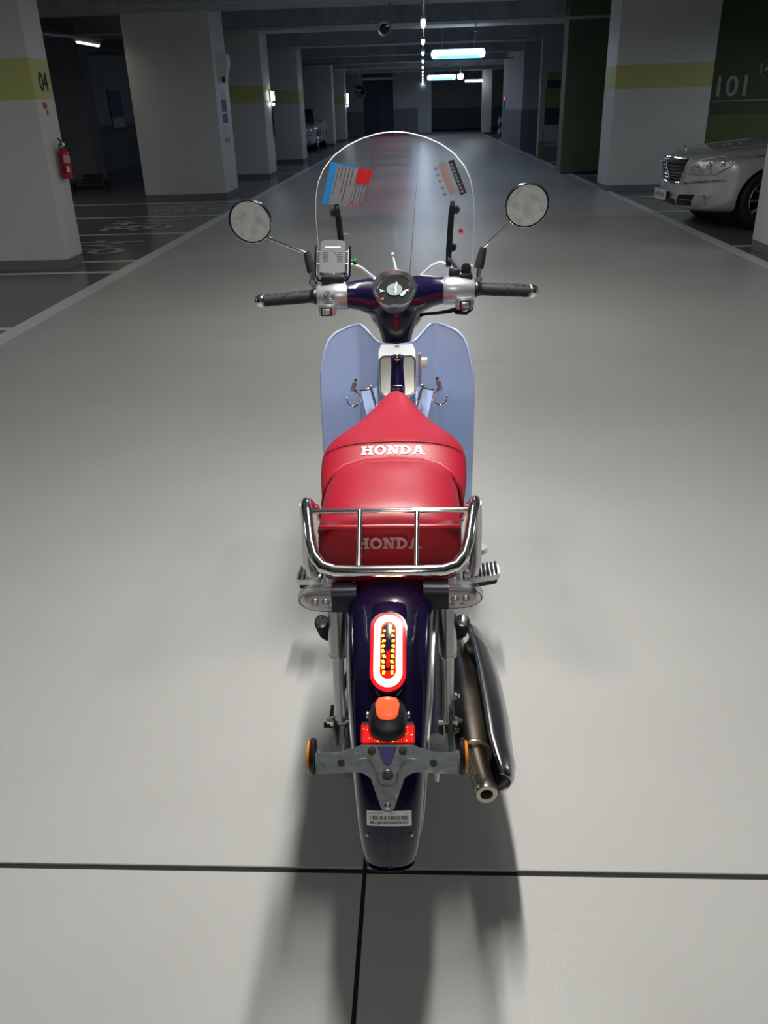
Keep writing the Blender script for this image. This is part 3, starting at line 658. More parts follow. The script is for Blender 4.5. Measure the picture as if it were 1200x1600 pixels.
# --- steering cover with chromed recess
sh = B(G().prism([(-.046, .0), (-.046, .105), (-.040, .118), (.044, .118), (.051, .105), (.051, .0), (.030, -.02), (-.025, -.02)], lambda u, v, t: V((u, 2.105 - t + v * .40 + .0, .775 + v * .93)), 0, .022), 'centre_cover', 'cover_white', label='bright silver centre cover with mirror recess')
B(G().prism(rrect(.046, .050, .014, c=(.003, .042)), lambda u, v, t: V((u, 2.105 - t + v * .40, .775 + v * .93)), .0215, .0235), 'mirror_recess', 'recess_metal', sh)
B(G().tube([(u, 2.105 - .023 + v * .40, .775 + v * .93) for u, v in rrect(.0465, .0505, .014, c=(.003, .042))], .003, 6, closed=True), 'recess_rim', 'chrome_dark', sh)
B(G().loft([[(.003 + w_ * math.cos(a), y_ + .010 * math.sin(a), z_ + .004 * math.sin(a)) for a in [2 * PI * k / 16 for k in range(16)]] for (w_, y_, z_) in ((.017, 2.112, .862), (.016, 2.100, .84), (.017, 2.092, .82), (.019, 2.078, .79), (.020, 2.064, .755))]), 'dark_post', 'navy', sh)
B(G().lathe([(0, 0), (.009, .0), (.009, .018), (.006, .02), (0, .02)], (.003, 2.108, .860), (0, -1, .3), n=16), 'key_cylinder', 'chrome', sh)
g = G()
for i in range(2):
    for k in range(3): g.tube([(-.011 + .014 * i + .003 - .004, 2.062, .790 - .012 * k), (-.011 + .014 * i + .003 + .006, 2.062, .790 - .012 * k)], .0016, 6)
g.tube([(.003 + u, 2.062, .780 + v) for u, v in rrect(.014, .018, .004)], .0012, 6, closed=True); B(g, 'vent', 'chrome_dark', sh)
B(G().box((.003, 2.128, .893), (.012, .004, .005), bev=.001), 'slot', 'black', sh)
hk = B(G().box((.073, 2.118, .842), (.019, .02, .025), bev=.004), 'utility_hook', 'plastic_white'); B(G().box((.062, 2.12, .826), (.010, .02, .085), bev=.003), 'hook_base', 'silver_paint', hk)
# --- central tunnel (blue) from the shield down to the body
def tun(y, w_, zc, h): return [V((w_ * math.copysign(abs(math.cos(a)) ** .8, math.cos(a)), y, zc + h * math.copysign(abs(math.sin(a)) ** .8, math.sin(a)))) for a in [2 * PI * k / 28 for k in range(28)]]
B(G().loft([tun(2.155, .072, .69, .10), tun(2.12, .070, .675, .10), tun(2.06, .060, .64, .095), tun(1.98, .056, .59, .09), tun(1.90, .062, .56, .09), tun(1.82, .085, .56, .10), tun(1.75, .11, .565, .10)]), 'tunnel_cover', 'blue_paint', smooth=60)
for s in (-1, 1):
    B(G().loft([[(s * .055, 2.14, .77), (s * .10, 2.17, .75), (s * .105, 2.165, .60), (s * .06, 2.12, .60)], [(s * .052, 2.08, .70), (s * .080, 2.10, .69), (s * .09, 2.07, .55), (s * .06, 2.05, .55)], [(s * .05, 2.0, .62), (s * .075, 2.0, .62), (s * .085, 1.97, .50), (s * .05, 1.97, .50)]]), 'tunnel_fillet', 'blue_paint', smooth=30)
# chrome luggage hooks
for s in (-1, 1):
    cx_ = s * .110
    pts = [(s * .068, 2.095, .782), (s * .082, 2.088, .779), (s * .098, 2.082, .779)]
    h_ = B(G().tube(pts, .0035, 8), 'luggage_hook', 'chrome', label='chrome luggage hook on the leg shield')
    c0 = V((s * .115, 2.08, .757)); arc = [c0 + V((s * -.018 * math.cos(a), 0, .020 * math.sin(a))) for a in [R(70) - R(i * 17) for i in range(16)]]
    B(G().tube([(s * .106, 2.082, .783)] + arc, .0028, 8), 'hook', 'chrome', h_); B(G().ball(arc[-1], .0045, 10), 'ball_tip', 'chrome', h_)
    B(G().box((s * .113, 2.085, .790), (.012, .008, .028), rot=Matrix.Rotation(s * R(-20), 3, 'Y'), bev=.002), 'clamp', 'satin_metal', h_)
    B(G().tube([(s * .107, 2.10, .806), (s * .111, 2.09, .79)], .004, 8), 'lever', 'black', h_)
    B(G().tube([(s * .068, 2.095, .785), (s * .062, 2.07, .768), (s * .050, 2.03, .745)], .004, 8), 'brace', 'chrome', h_); B(G().ball((s * .068, 2.095, .786), .006, 10), 'bolt', 'chrome', h_)

# --- handlebar cowl
g = G()
def er(x, yc, zc, ry, rz, n=20): return [V((x, yc + ry * math.cos(a), zc + rz * math.sin(a))) for a in [2 * PI * k / n for k in range(n)]]
g.loft([er(x, yc, zc, ry, rz) for (x, yc, zc, ry, rz) in ((-.135, 2.205, 1.004, .030, .034), (-.10, 2.215, 1.002, .036, .040), (-.06, 2.232, .992, .046, .052), (0, 2.24, .978, .055, .052), (.06, 2.232, .996, .046, .052), (.10, 2.215, 1.008, .036, .040), (.135, 2.205, 1.012, .030, .034))])
g.loft([[V((rx * math.cos(a), yc + ry * math.sin(a), z)) for a in [2 * PI * k / 24 for k in range(24)]] for (z, rx, ry, yc) in ((1.005, .066, .055, 2.24), (.97, .070, .055, 2.236), (.945, .062, .050, 2.23), (.92, .053, .044, 2.225), (.89, .043, .038, 2.222), (.872, .040, .036, 2.222))])
cowl = B(g, 'handlebar_cowl', 'navy'); fuse(cowl, .0045, 8)
B(G().tube([(0, 2.222, .905), (0, 2.225, .86)], .036, 20), 'neck_collar', 'black', cowl)
for s in (-1, 1): B(G().ball((s * .052, 2.182, .968), .0025, 8), 'screw', 'satin_metal', cowl)
hl = B(G().lathe([(0, -.02), (.066, -.02), (.075, .0), (.078, .045), (.070, .055)], (0, 2.265, .955), (0, 1, .05), n=36), 'headlight', 'navy'); B(G().lathe([(.078, .04), (.082, .052), (.074, .060)], (0, 2.265, .955), (0, 1, .05), n=36, caps=False), 'bezel', 'chrome', hl)
B(G().lathe([(.072, .055), (.05, .068), (0, .074)], (0, 2.265, .955), (0, 1, .05), n=36), 'lens', 'lens_clear', hl)
# --- speedometer
NM = V((0, -.66, .75)).normalized(); MC = V((-.002, 2.178, 1.017))
sp_ = B(G().lathe([(.034, -.055), (.044, -.03), (.052, -.004), (.0575, .010), (.058, .016), (.0545, .019), (.050, .012), (.047, .008)], MC, NM, n=48, caps=False), 'speedometer', 'satin_metal')
B(G().lathe([(0, .004), (.049, .004), (.049, .001), (0, .001)], MC, NM, n=40), 'dial', 'dial', sp_)
FM = frame(MC, (1, 0, 0), NM.cross(V((1, 0, 0))))
def dm(u, v, t): return FM @ V((u, v, t))
B(G().prism(circ(.0195, 28, 1.05, .95), dm, .006, .0085), 'display', 'lcd', sp_)
B(G().prism(circ(.0045, 14, c=(.025, -.010)), dm, .006, .008), 'amber_indicator', 'ind_orange', sp_); B(G().prism(circ(.0045, 14, c=(.0195, -.0165)), dm, .006, .008), 'green_indicator', 'ind_green', sp_)
B(G().prism(circ(.003, 12, c=(-.030, -.028)), dm, .006, .008), 'red_indicator', 'st_red', sp_)
for s in (-1, 1): B(G().prism([(s * .040, .002), (s * .024, -.004), (s * .040, -.007), (s * .033, -.004)], dm, .006, .0075), 'dial_mark', 'white_print', sp_)
B(text_g('888', .012, FM @ Matrix.Translation((-.010, -.004, .0088))), 'digits', 'dado', sp_, smooth=0)
for k in range(0):
    a = R(210 - k * 10); d = V((math.cos(a), math.sin(a)))
B(G().lathe([(.045, .010), (.030, .017), (.012, .0205), (0, .021)], MC, NM, n=36), 'lens', 'dial_lens', sp_)
# --- grips, switch housings
for s in (-1, 1):
    dz = .004 if s > 0 else -.006
    a_, b_ = V((s * .218, 2.203, 1.010 + dz)), V((s * .350, 2.200, 1.002 + dz))
    g = G().tube([a_, a_.lerp(b_, .5), b_], [.0165, .0165, .0155], 24)
    for k in range(9):
        p = a_.lerp(b_, .12 + .84 * k / 8); 
    # raised spiral ribs
    for ph in range(2):
        pts = []
        for i in range(40):
            f_ = .22 + .72 * i / 39; p = a_.lerp(b_, f_); an = ph * PI + f_ * 4.5; pts.append(p + V((0, math.cos(an), math.sin(an))) * .0160)
        g.tube(pts, .0014, 5)
    gp = B(g, 'grip', 'rubber', label='black textured rubber handlebar grip')
    g = G()
    for i in range(12):
        for k in range(5):
            p = a_.lerp(b_, .26 + .66 * i / 11); an = R(55 + 18 * k + (9 if i % 2 else 0)); g.ball(p + V((0, -math.cos(an), math.sin(an))) * .0160, .0022, 6)
    B(g, 'grip_texture', 'rubber_grey', gp, kind='stuff')
    B(G().lathe([(.019, 0), (.0215, .004), (.0215, .010), (.018, .014), (.017, .022)], V((s * .205, 2.203, 1.010 + dz)), (s, 0, -.06), n=24), 'grip_collar', 'black', gp)
    B(G().lathe([(.0150, 0), (.0175, .004), (.0175, .010), (.015, .018), (.008, .024), (0, .025)], b_, (s, 0, -.06), n=24), 'bar_end', 'chrome', gp)
    # housing
    g = G().loft([er(s * x, 2.203, zc + dz, ry, rz, 24) for (x, zc, ry, rz) in ((.126, 1.006, .031, .035), (.135, 1.008, .033, .037), (.16, 1.008, .033, .037), (.195, 1.006, .031, .033), (.207, 1.006, .028, .030))])
    g.box((s * .180, 2.183, .980 + dz), (.045, .040, .034), bev=.008)
    hs = B(g, 'switch_housing', 'silver_paint', smooth=50)
    B(G().box((s * .182, 2.160, .977 + dz), (.022, .012, .016), bev=.004), 'switch', 'satin_metal' if s > 0 else 'silver_paint', hs)
    B(G().box((s * .182, 2.166, .977 + dz), (.030, .012, .024), bev=.004), 'switch_recess', 'black', hs)
    if s < 0:
        B(G().tube([(s * (.172 + u), 2.1695 - .001, 1.012 + v) for u, v in ((-.014, .008), (.010, .010), (.014, .0), (.006, -.012), (-.008, -.012))], .0018, 6, closed=True), 'button_rim', 'chrome_dark', hs)
        B(G().ball((s * .172, 2.171, 1.010), (.011, .004, .009), 12), 'button', 'silver_paint', hs)
    # brake lever / clutchless dummy
    B(G().tube([(s * .19, 2.232, 1.0 + dz), (s * .23, 2.262, .998 + dz), (s * .33, 2.250, .985 + dz), (s * .362, 2.243, .980 + dz)], [.008, .006, .005, .006], 10), 'lever', 'satin_metal', hs)
    # mirror
    mp = V((s * .350 - .016, 2.205, 1.208 + (.012 if s > 0 else -.010)))
    top = mp - V((s * .040, .0, .045)); bot = V((s * .226, 2.205, 1.112))
    mir = B(G().lathe([(0, .012), (.035, .012), (.0525, .004), (.0555, -.002), (.0555, -.008), (.0540, -.0105), (.0530, -.0070)], mp, (-s * .08, 1, .21), n=44), 'mirror', 'black_gloss', label='round black-rimmed rear mirror')
    B(G().lathe([(.0555, -.007), (.0565, -.009), (.0545, -.011)], mp, (-s * .08, 1, .21), n=44, caps=False), 'rim', 'chrome_dark', mir)
    B(G().lathe([(0, -.0092), (.0512, -.0092), (.0512, -.006), (0, -.006)], mp, (-s * .08, 1, .21), n=44), 'mirror_glass', 'mirror_glass', mir)
    B(G().tube([mp - V((s * .036, -.012, .028)), top + V((0, .008, 0)), bot], .0042, 10), 'stem', 'chrome', mir)
    B(G().tube([bot + V((s * .003, 0, .006)), bot + V((-s * .002, 0, -.018)), bot + V((-s * .008, 0, -.045))], [.0085, .0115, .0125], 14), 'boot', 'rubber', mir)
    B(G().tube([bot + V((-s * .006, 0, -.045)), bot + V((-s * .010, 0, -.085))], .006, 10).lathe([(.011, 0), (.011, .01)], bot + V((-s * .009, 0, -.078)), (0, 0, 1), n=6), 'mount_rod', 'satin_metal', mir)
rv = B(G().box((.155, 2.210, 1.050), (.028, .03, .030), bev=.005), 'reservoir', 'black'); B(G().lathe([(.012, 0), (.013, .008), (.013, .022), (.009, .030), (0, .033)], (.186, 2.215, 1.046), n=18), 'cap', 'black_gloss', rv)
B(G().box((.185, 2.21, 1.045), (.034, .034, .018), bev=.004), 'clamp', 'black', rv)
B(G().tube([(.195, 2.19, .975), (.185, 2.21, .962), (.165, 2.22, .958), (.14, 2.23, .950), (.11, 2.24, .944), (.08, 2.25, .940), (.05, 2.26, .93)], [.005, .0065, .007, .0055, .0045, .004, .004], 10), 'cable', 'rubber')
B(G().tube([(.203, 2.19, .985), (.200, 2.185, .965), (.188, 2.195, .952), (.16, 2.22, .949)], .0045, 8), 'cable', 'rubber')

# --- windscreen
def ws_y(x, z): return 2.405 - .115 * (z - 1.02) / .37 - 1.15 * x * x
WSK = 1.025
def ws_half(z): return lerp([(.98, .150), (1.02, .188), (1.06, .200), (1.12, .208), (1.18, .2105), (1.24, .206), (1.28, .196), (1.31, .180), (1.34, .153), (1.362, .120), (1.378, .083), (1.388, .045), (1.392, .0)], z)
def ws_top(ax): return lerp([(0, 1.392), (.025, 1.391), (.045, 1.388), (.083, 1.378), (.12, 1.362), (.153, 1.340), (.18, 1.31), (.196, 1.28), (.206, 1.24), (.2105, 1.19)], ax)
def ws_bot(ax): return lerp([(0, .985), (.035, .990), (.065, 1.012), (.10, 1.045), (.125, 1.056), (.15, 1.045), (.18, 1.02), (.2105, 1.05)], ax)
NSU = 64
def ws_pt(u, v, t=0):
    uu = math.sin((-1 + 2 * u) * PI / 2); ax = abs(uu) * .2105; zt, zb = ws_top(ax), ws_bot(ax); z = zb + (zt - zb) * v; x = uu * .2105
    return V((x, ws_y(x, z) + t, z))
ws = B(G().grid(NSU, 24, lambda u, v: ws_pt(u, v)), 'windscreen', 'screen_clear', label='clear curved windscreen')
rim_pts = [ws_pt(i / NSU, 1) for i in range(NSU + 1)] + [ws_pt(i / NSU, 0) for i in range(NSU, -1, -1)]
B(G().tube([ws_pt(i / NSU, 1) for i in range(NSU + 1)], .0014, 6), 'polished_edge', 'lens_edge', ws)
B(G().tube([ws_pt(i / NSU, 0) for i in range(NSU + 1)], .0036, 8), 'polished_edge', 'lens_edge', ws)
for v0 in (0, 1): B(G().tube([ws_pt(v0, j / 12) for j in range(13)], .0009, 6), 'polished_edge', 'lens_edge', ws)
def on_ws(x, z, t=-.0008): return V((x, ws_y(x, z) + t, z))
def ray_ws(px, py, off=-.001):
    """point of the windscreen seen at a photo pixel (sticker layout)"""
    d = M3 @ V((px - 600, 800 - py, -F_PX)); o = V((0, 0, 1.45)); a = -.0113
    rot = Matrix.Rotation(a, 3, 'Z'); o2 = rot @ (o - V((-.064, 1.3, 0))) + V((0, 1.3, 0)); d2 = rot @ d; t = 2.3 / d2.y
    for _ in range(12):
        p = o2 + d2 * t; t += (ws_y(p.x, p.z) - p.y) / d2.y
    return p + V((0, off, 0))
def decal(name, q, mat, parent, off=-.001, n=8):
    c = [ray_ws(*p) for p in q]
    def fn(u, v):
        p = (c[0] * (1 - u) + c[1] * u) * (1 - v) + (c[3] * (1 - u) + c[2] * u) * v; return V((p.x, ws_y(p.x, p.z) + off, p.z))
    return B(G().grid(n, n, fn), name, mat, parent)
def stq(u0, u1, v0, v1):    # the left sticker in its own (tilted) frame
    A, Bq, Cq, Dq = V((517, 254)), V((582, 266)), V((566, 327)), V((502, 319))
    f = lambda u, v: (A * (1 - u) + Bq * u) * (1 - v) + (Dq * (1 - u) + Cq * u) * v
    return [tuple(f(u0, v0)), tuple(f(u1, v0)), tuple(f(u1, v1)), tuple(f(u0, v1))]
decal('blue_sticker', stq(0, .17, 0, 1), 'st_blue', ws); decal('blue_sticker', stq(0, .68, -.02, .015), 'st_blue', ws)
sg = decal('notice_sticker', stq(.17, .66, .02, .98), 'st_grey', ws, -.0009)
for k in range(5): decal('text_line', stq(.21 + .085 * k, .223 + .085 * k, .05, (.72, .38, .70, .88, .5)[k]), 'st_dark', sg, -.0016, 3)
decal('red_sticker', stq(.67, 1.0, .0, .38), 'st_red', ws, -.0012)
for k in range(4): decal('notice_strip', stq(.68 + .075 * k, .715 + .075 * k, .44, .93 - .04 * k), 'st_grey', ws, -.0009, 3)
def ring_on_ws(px, py, r1, n, name, mat, th=.0008, rot=0):
    c = ray_ws(px, py); pts = [on_ws(c.x + r1 * math.cos(2 * PI * k / n + rot), c.z + r1 * math.sin(2 * PI * k / n + rot), -.0012) for k in range(n)]
    return B(G().tube(pts, th, 5, closed=True), name, mat, ws)
ring_on_ws(548, 319, .0065, 6, 'warning_mark', 'st_red'); ring_on_ws(557, 320, .0068, 3, 'warning_mark', 'st_red')
decal('tan_sticker', [(684, 257), (695, 252), (713, 301), (703, 305)], 'st_tan', ws)
td = decal('dark_sticker', [(700, 252), (709, 249), (729, 301), (720, 305)], 'st_dark', ws)
for k in range(9): decal('text_mark', [(702.5 + k * 2.1, 256 + k * 5.2), (706.5 + k * 2.1, 255 + k * 5.2), (708 + k * 2.1, 258.5 + k * 5.2), (704 + k * 2.1, 259.5 + k * 5.2)], 'st_grey', td, -.0016, 2)
for k in range(5): decal('text_mark', [(677 + k * 3.6, 262 + k * 10), (682 + k * 3.6, 261 + k * 10), (684 + k * 3.6, 265 + k * 10), (679 + k * 3.6, 266 + k * 10)], 'st_grey', ws, -.001, 2)
cdot = ray_ws(720, 361)
B(G().grid(20, 1, lambda u, v: on_ws(cdot.x + .0055 * v * math.cos(2 * PI * u), cdot.z + .0055 * v * math.sin(2 * PI * u), -.0012)), 'red_dot', 'st_red', ws); ring_on_ws(720, 361, .0078, 20, 'red_ring', 'st_red')
# brackets of the screen
for s in (-1, 1):
    zt = 1.222; xx = s * .150
    yt = ws_y(xx, zt)
    br = B(G().tube([(xx * 1.02, yt - .014, zt), (xx, yt - .020, zt - .03), (xx * .97, ws_y(xx, 1.10) - .035, 1.10), (xx * .95, 2.30, 1.055)], [.006, .008, .0085, .007], 12), 'screen_bracket', 'black_gloss')
    B(G().lathe([(0, -.012), (.008, -.012), (.011, -.004), (.011, .004), (0, .006)], (xx * 1.08, ws_y(xx * 1.08, 1.200) - .006, 1.200), (0, 1, 0), n=18), 'knob', 'black', br)
    B(G().lathe([(0, -.012), (.008, -.012), (.011, -.004), (.011, .004), (0, .006)], (xx * 1.04, ws_y(xx * 1.04, 1.10) - .012, 1.100), (0, 1, 0), n=18), 'knob', 'black', br)
    B(G().tube([(xx * .97, 2.31, 1.075), (xx * 1.12, 2.26, 1.052), (s * .19, 2.225, 1.045)], .005, 8), 'arm', 'black', br)
B(G().tube([(-.010, 2.395, 1.075), (-.002, 2.385, 1.04), (.002, 2.37, 1.0)], [.0030, .0036, .0036], 8).ball((-.010, 2.394, 1.077), .0055, 10), 'antenna_stud', 'cover_white')

# --- phone charger holder
CM = frame((-.168, 2.275, 1.088), (1, 0, -.03), (0, .60, .80))
def cm(u, v, t): return CM @ V((u, v, t))
cp = [(-.034, -.044), (-.025, -.048), (0, -.050), (.025, -.048), (.034, -.044), (.033, .044), (.024, .049), (0, .051), (-.024, .049), (-.033, .044)]
ph = B(G().prism(cp, cm, -.006, .008), 'phone_charger', 'charger_grey', label='grey wireless phone charger in black claw holder')
B(G().prism([(x * .96, y * .96) for x, y in cp], cm, .008, .0095), 'pad', 'charger_grey', ph)
g = G()
for k in range(6):
    for sx in (-1, 1):
        if sx > 0 and k == 1: pass
        g.prism([(sx * .012, .012 - k * .0052), (sx * .027, .012 - k * .0052), (sx * .027, .0131 - k * .0052), (sx * .012, .0131 - k * .0052)], cm, .0095, .0101)
g.prism([(0, .018), (.001, .019), (.012, .003), (.011, .002)], cm, .0095, .0101)
B(g, 'vent_lines', 'charger_line', ph); B(G().prism(rrect(.021, .0016, .0015, c=(0, .028)), cm, .0095, .0102), 'printed_name', 'charger_text', ph)
for sx in (-1, 1):
    B(G().tube([cm(sx * .046, .030, .012), cm(sx * .0465, -.01, .006), cm(sx * .046, -.045, -.004), cm(sx * .038, -.058, -.010), cm(sx * .02, -.062, -.014)], [.0022, .003, .0034, .0034, .003], 8), 'claw', 'black_gloss', ph)
    B(G().tube([cm(sx * .034, .020, 0), cm(sx * .046, .020, 0)], .0018, 6).tube([cm(sx * .034, -.015, 0), cm(sx * .046, -.015, 0)], .002, 6).tube([cm(sx * .042, .025, .004), cm(sx * .042, -.05, -.004)], .0018, 6), 'claw_rail', 'satin_metal', ph)
B(G().prism([(-.034, -.052), (.034, -.052), (.030, -.062), (-.030, -.062)], cm, -.016, .004), 'base_plate', 'black', ph)
B(G().lathe([(.004, 0), (.004, .008), (.008, .008), (.009, .011), (.009, .016), (.007, .018), (0, .018)], cm(.047, -.008, .0), (1, 0, 0), n=16), 'knob', 'green_knob', ph)
B(G().tube([cm(0, -.055, -.01), (-.165, 2.235, 1.045), (-.165, 2.215, 1.03)], .013, 12).tube([(-.14, 2.25, 1.06), (-.128, 2.245, 1.052), (-.135, 2.24, 1.04)], .0025, 6).tube([(-.13, 2.27, 1.075), (-.135, 2.25, 1.05), (-.15, 2.22, 1.04)], .002, 6), 'stalk', 'black', ph)
B(G().box((-.165, 2.21, 1.045), (.06, .035, .022), bev=.006), 'clamp', 'black', ph)

# --- seats
def sect(y, w_, zt, zb, n=44, e=3.0, cr=.0):
    out = []
    for k in range(n):
        a = 2 * PI * k / n; c, s = math.cos(a), math.sin(a)
        x = w_ * math.copysign(abs(c) ** (2 / e), c); zc, h = (zt + zb) / 2, (zt - zb) / 2
        z = zc + h * math.copysign(abs(s) ** (2 / e), s)
        if s > 0: z -= cr * (x / w_) ** 2 if w_ else 0
        out.append(V((x, y, z)))
    return out
S1 = [(2.022, .008, .790, .782), (2.016, .022, .799, .770), (2.00, .034, .803, .757), (1.97, .050, .803, .735), (1.93, .070, .798, .715), (1.89, .092, .794, .700), (1.85, .116, .792, .690), (1.81, .138, .791, .680), (1.77, .152, .792, .675), (1.73, .1585, .795, .672), (1.69, .1605, .797, .67), (1.675, .1605, .796, .67), (1.66, .160, .789, .67), (1.63, .1585, .776, .67), (1.60, .155, .763, .67), (1.57, .150, .748, .67), (1.54, .146, .735, .67)]
fs = B(G().loft([sect(y, w_, zt, zb, e=2.5 + max(0, min(1, (1.85 - y) / .15)) * 1.3, cr=.010) for y, w_, zt, zb in S1]), 'front_seat', 'seat_red', smooth=60, label='red vinyl rider seat with white HONDA lettering')
S2 = [(1.588, .112, .770, .69), (1.582, .124, .782, .675), (1.570, .129, .792, .67), (1.54, .1315, .803, .668), (1.48, .133, .815, .668), (1.41, .1335, .818, .668), (1.34, .132, .814, .668), (1.305, .130, .806, .668), (1.292, .1285, .797, .670), (1.287, .126, .788, .676), (1.287, .120, .780, .690)]
ps = B(G().loft([sect(y, w_, zt, zb, e=4.2, cr=.016) for y, w_, zt, zb in S2]), 'pillion_seat', 'seat_red', smooth=60, label='red vinyl pillion seat with rear panel coloured darker for shade')
# lip of the pillion pad, an arch in front
arch = [V((x, 1.574 - .05 * (abs(x) / .135) ** 3, z)) for x, z in [(-.1415, .680), (-.1415, .72), (-.137, .753), (-.125, .776), (-.10, .789), (-.06, .796), (0, .798), (.06, .796), (.10, .789), (.125, .776), (.137, .755), (.1415, .72), (.1415, .680)]]
B(G().tube([p for p in arch], .0055, 10), 'piping', 'piping_red', ps); 
B(G().loft([[p + V((0, .012, -.004)) for p in arch], [p + V((0, .0, .004)) for p in arch], [p + V((0, -.018, .000)) for p in arch]], closed=False), 'front_lip', 'seat_red', ps, smooth=60)
# rear panel of the pillion pad
def rp(u, v, t):
    # u -1..1 across, v 0 bottom .. 1 top
    x = u * (.128 - .012 * (1 - v) ** 3); z = .696 + v * .096 - .006 * u * u * v
    return V((x, 1.284 + .010 * (1 - v) + .018 * abs(u) ** 4 - t, z))
rpn = B(G().prism(rrect(1, .5, .16, 8, c=(0, .5)), lambda u, v, t: rp(u, v, t), -.01, .006), 'rear_panel', 'seat_shaded', ps, smooth=30)
B(G().tube([rp(-.97 + 1.94 * i / 24, .985 - .06 * abs(-.97 + 1.94 * i / 24) ** 8, .006) for i in range(25)], .004, 8), 'piping', 'piping_red', ps)
def on_tree(tree, x, y, z, d, off):
    o_ = V((x, y - 1.3, z)); hit, n, _, _ = tree.ray_cast(o_, V(d));
    if hit is None: hit, n, _, _ = tree.find_nearest(o_)
    if n.dot(V(d)) > 0: n = -n
    return hit + n * off + V((0, 1.3, 0))
tf = bvh(fs)
seam = [on_tree(tf, x, 1.672 - 0.0 * x, 1.2, (0, 0, -1), .0010) for x in [-.150 + .30 * i / 40 for i in range(41)]]
B(G().tube(seam, .0013, 6), 'seam', 'thread', fs)
for dy in (-.004, .006):
    g = G()
    for i in range(56):
        x = -.145 + .29 * i / 55; p = on_tree(tf, x, 1.672 + dy, 1.2, (0, 0, -1), .0008); g.box(p, (.003, .0009, .0007))
    B(g, 'stitching', 'thread', fs, kind='stuff')
g = G()
for i in range(60):
    u = -.93 + 1.86 * i / 59; g.box(rp(u, .935, .0064), (.003, .0008, .0008))
B(g, 'stitching', 'thread', ps, kind='stuff')
# slab-serif letters in a unit box (height 1)
def bar(x0, y0, x1, y1, k=6):
    return [(x0, y0, x1, y1)]
def letters():
    L = {}
    sf, st_ = .20, .30
    def rect(x0, x1, y0, y1): return [(x0, y0), (x1, y0), (x1, y1), (x0, y1)]
    L['H'] = (1.35, [rect(.14, .44, .1, .9), rect(.91, 1.21, .1, .9), rect(.3, 1.05, .42, .60), rect(0, .58, 0, .18), rect(0, .58, .82, 1), rect(.77, 1.35, 0, .18), rect(.77, 1.35, .82, 1)])
    outer = [(.675 + .675 * math.cos(a), .5 + .53 * math.sin(a)) for a in [2 * PI * k / 28 for k in range(28)]]; inner = [(.675 + .36 * math.cos(a), .5 + .32 * math.sin(a)) for a in [2 * PI * k / 28 for k in range(28)]]
    L['O'] = (1.35, [[outer[k], outer[(k + 1) % 28], inner[(k + 1) % 28], inner[k]] for k in range(28)])
    L['N'] = (1.35, [rect(.16, .38, .1, .9), rect(.97, 1.19, .1, .9), [(.10, 1), (.52, 1), (1.19, 0), (.85, 0)], rect(0, .54, 0, .18), rect(0, .4, .82, 1), rect(.80, 1.35, .82, 1)])
    o2 = [(.55 + .70 * math.cos(a), .5 + .5 * math.sin(a)) for a in [-PI / 2 + PI * k / 16 for k in range(17)]]; i2 = [(.55 + .40 * math.cos(a), .5 + .30 * math.sin(a)) for a in [-PI / 2 + PI * k / 16 for k in range(17)]]
    L['D'] = (1.27, [rect(.14, .44, .1, .9), rect(0, .56, 0, .18), rect(0, .56, .82, 1)] + [[o2[k], o2[k + 1], i2[k + 1], i2[k]] for k in range(16)])
    L['A'] = (1.45, [[(.50, 1), (.90, 1), (.34, 0), (.14, 0)], [(.56, 1), (.90, 1), (1.34, 0), (1.0, 0)], rect(.36, 1.05, .26, .40), rect(0, .46, 0, .17), rect(.84, 1.45, 0, .17)])
    return L
LET = letters()
def honda(h, total, place, off, th):
    ws_ = [LET[c][0] for c in 'HONDA']; gap = .10; W = sum(ws_) + gap * 4; sx = total / W; x = -total / 2; g = G()
    for c in 'HONDA':
        wd, polys = LET[c]
        for p in polys: g.prism(p, lambda u, v, t, x=x: place(x + u * sx, v * h, t), off, th)
        x += (wd + gap) * sx
    return g
ytab = lambda v: 1.640 + 0  # rear face of the rider seat
def pl1(x, v, t):
    p = on_tree(tf, x, 1.2, .757 + v, (0, 1, 0), .0006 + t); return p
# place on the sloped rear face: cast from above-behind
def pl1(x, v, t): return on_tree(tf, x, 1.646 + v * 1.0 - .15, 1.2, (0, .32, -.95), .0004 + t)
B(honda(.027, .137, pl1, 0, .0012), 'lettering', 'white_print', fs, smooth=0)
B(honda(.022, .116, lambda x, v, t: rp(x / .128, .50, .0) + V((0, -.0065 - t - v * .104, v)), 0, .001), 'lettering', 'grey_print', ps, smooth=0)

# --- body
def bs(y, w_, zt, zb): return sect(y, w_, zt, zb, e=3.2)
B(G().loft([bs(1.92, .085, .70, .50), bs(1.85, .115, .70, .46), bs(1.75, .135, .69, .43), bs(1.60, .142, .685, .42), bs(1.45, .142, .675, .45), bs(1.36, .138, .67, .50), bs(1.33, .12, .66, .53)]), 'side_cover', 'blue_paint', smooth=50)
B(G().loft([bs(1.42, .105, .685, .56), bs(1.36, .100, .680, .56), bs(1.31, .090, .674, .58), bs(1.285, .082, .668, .59)]), 'tail_cover', 'navy', smooth=50)
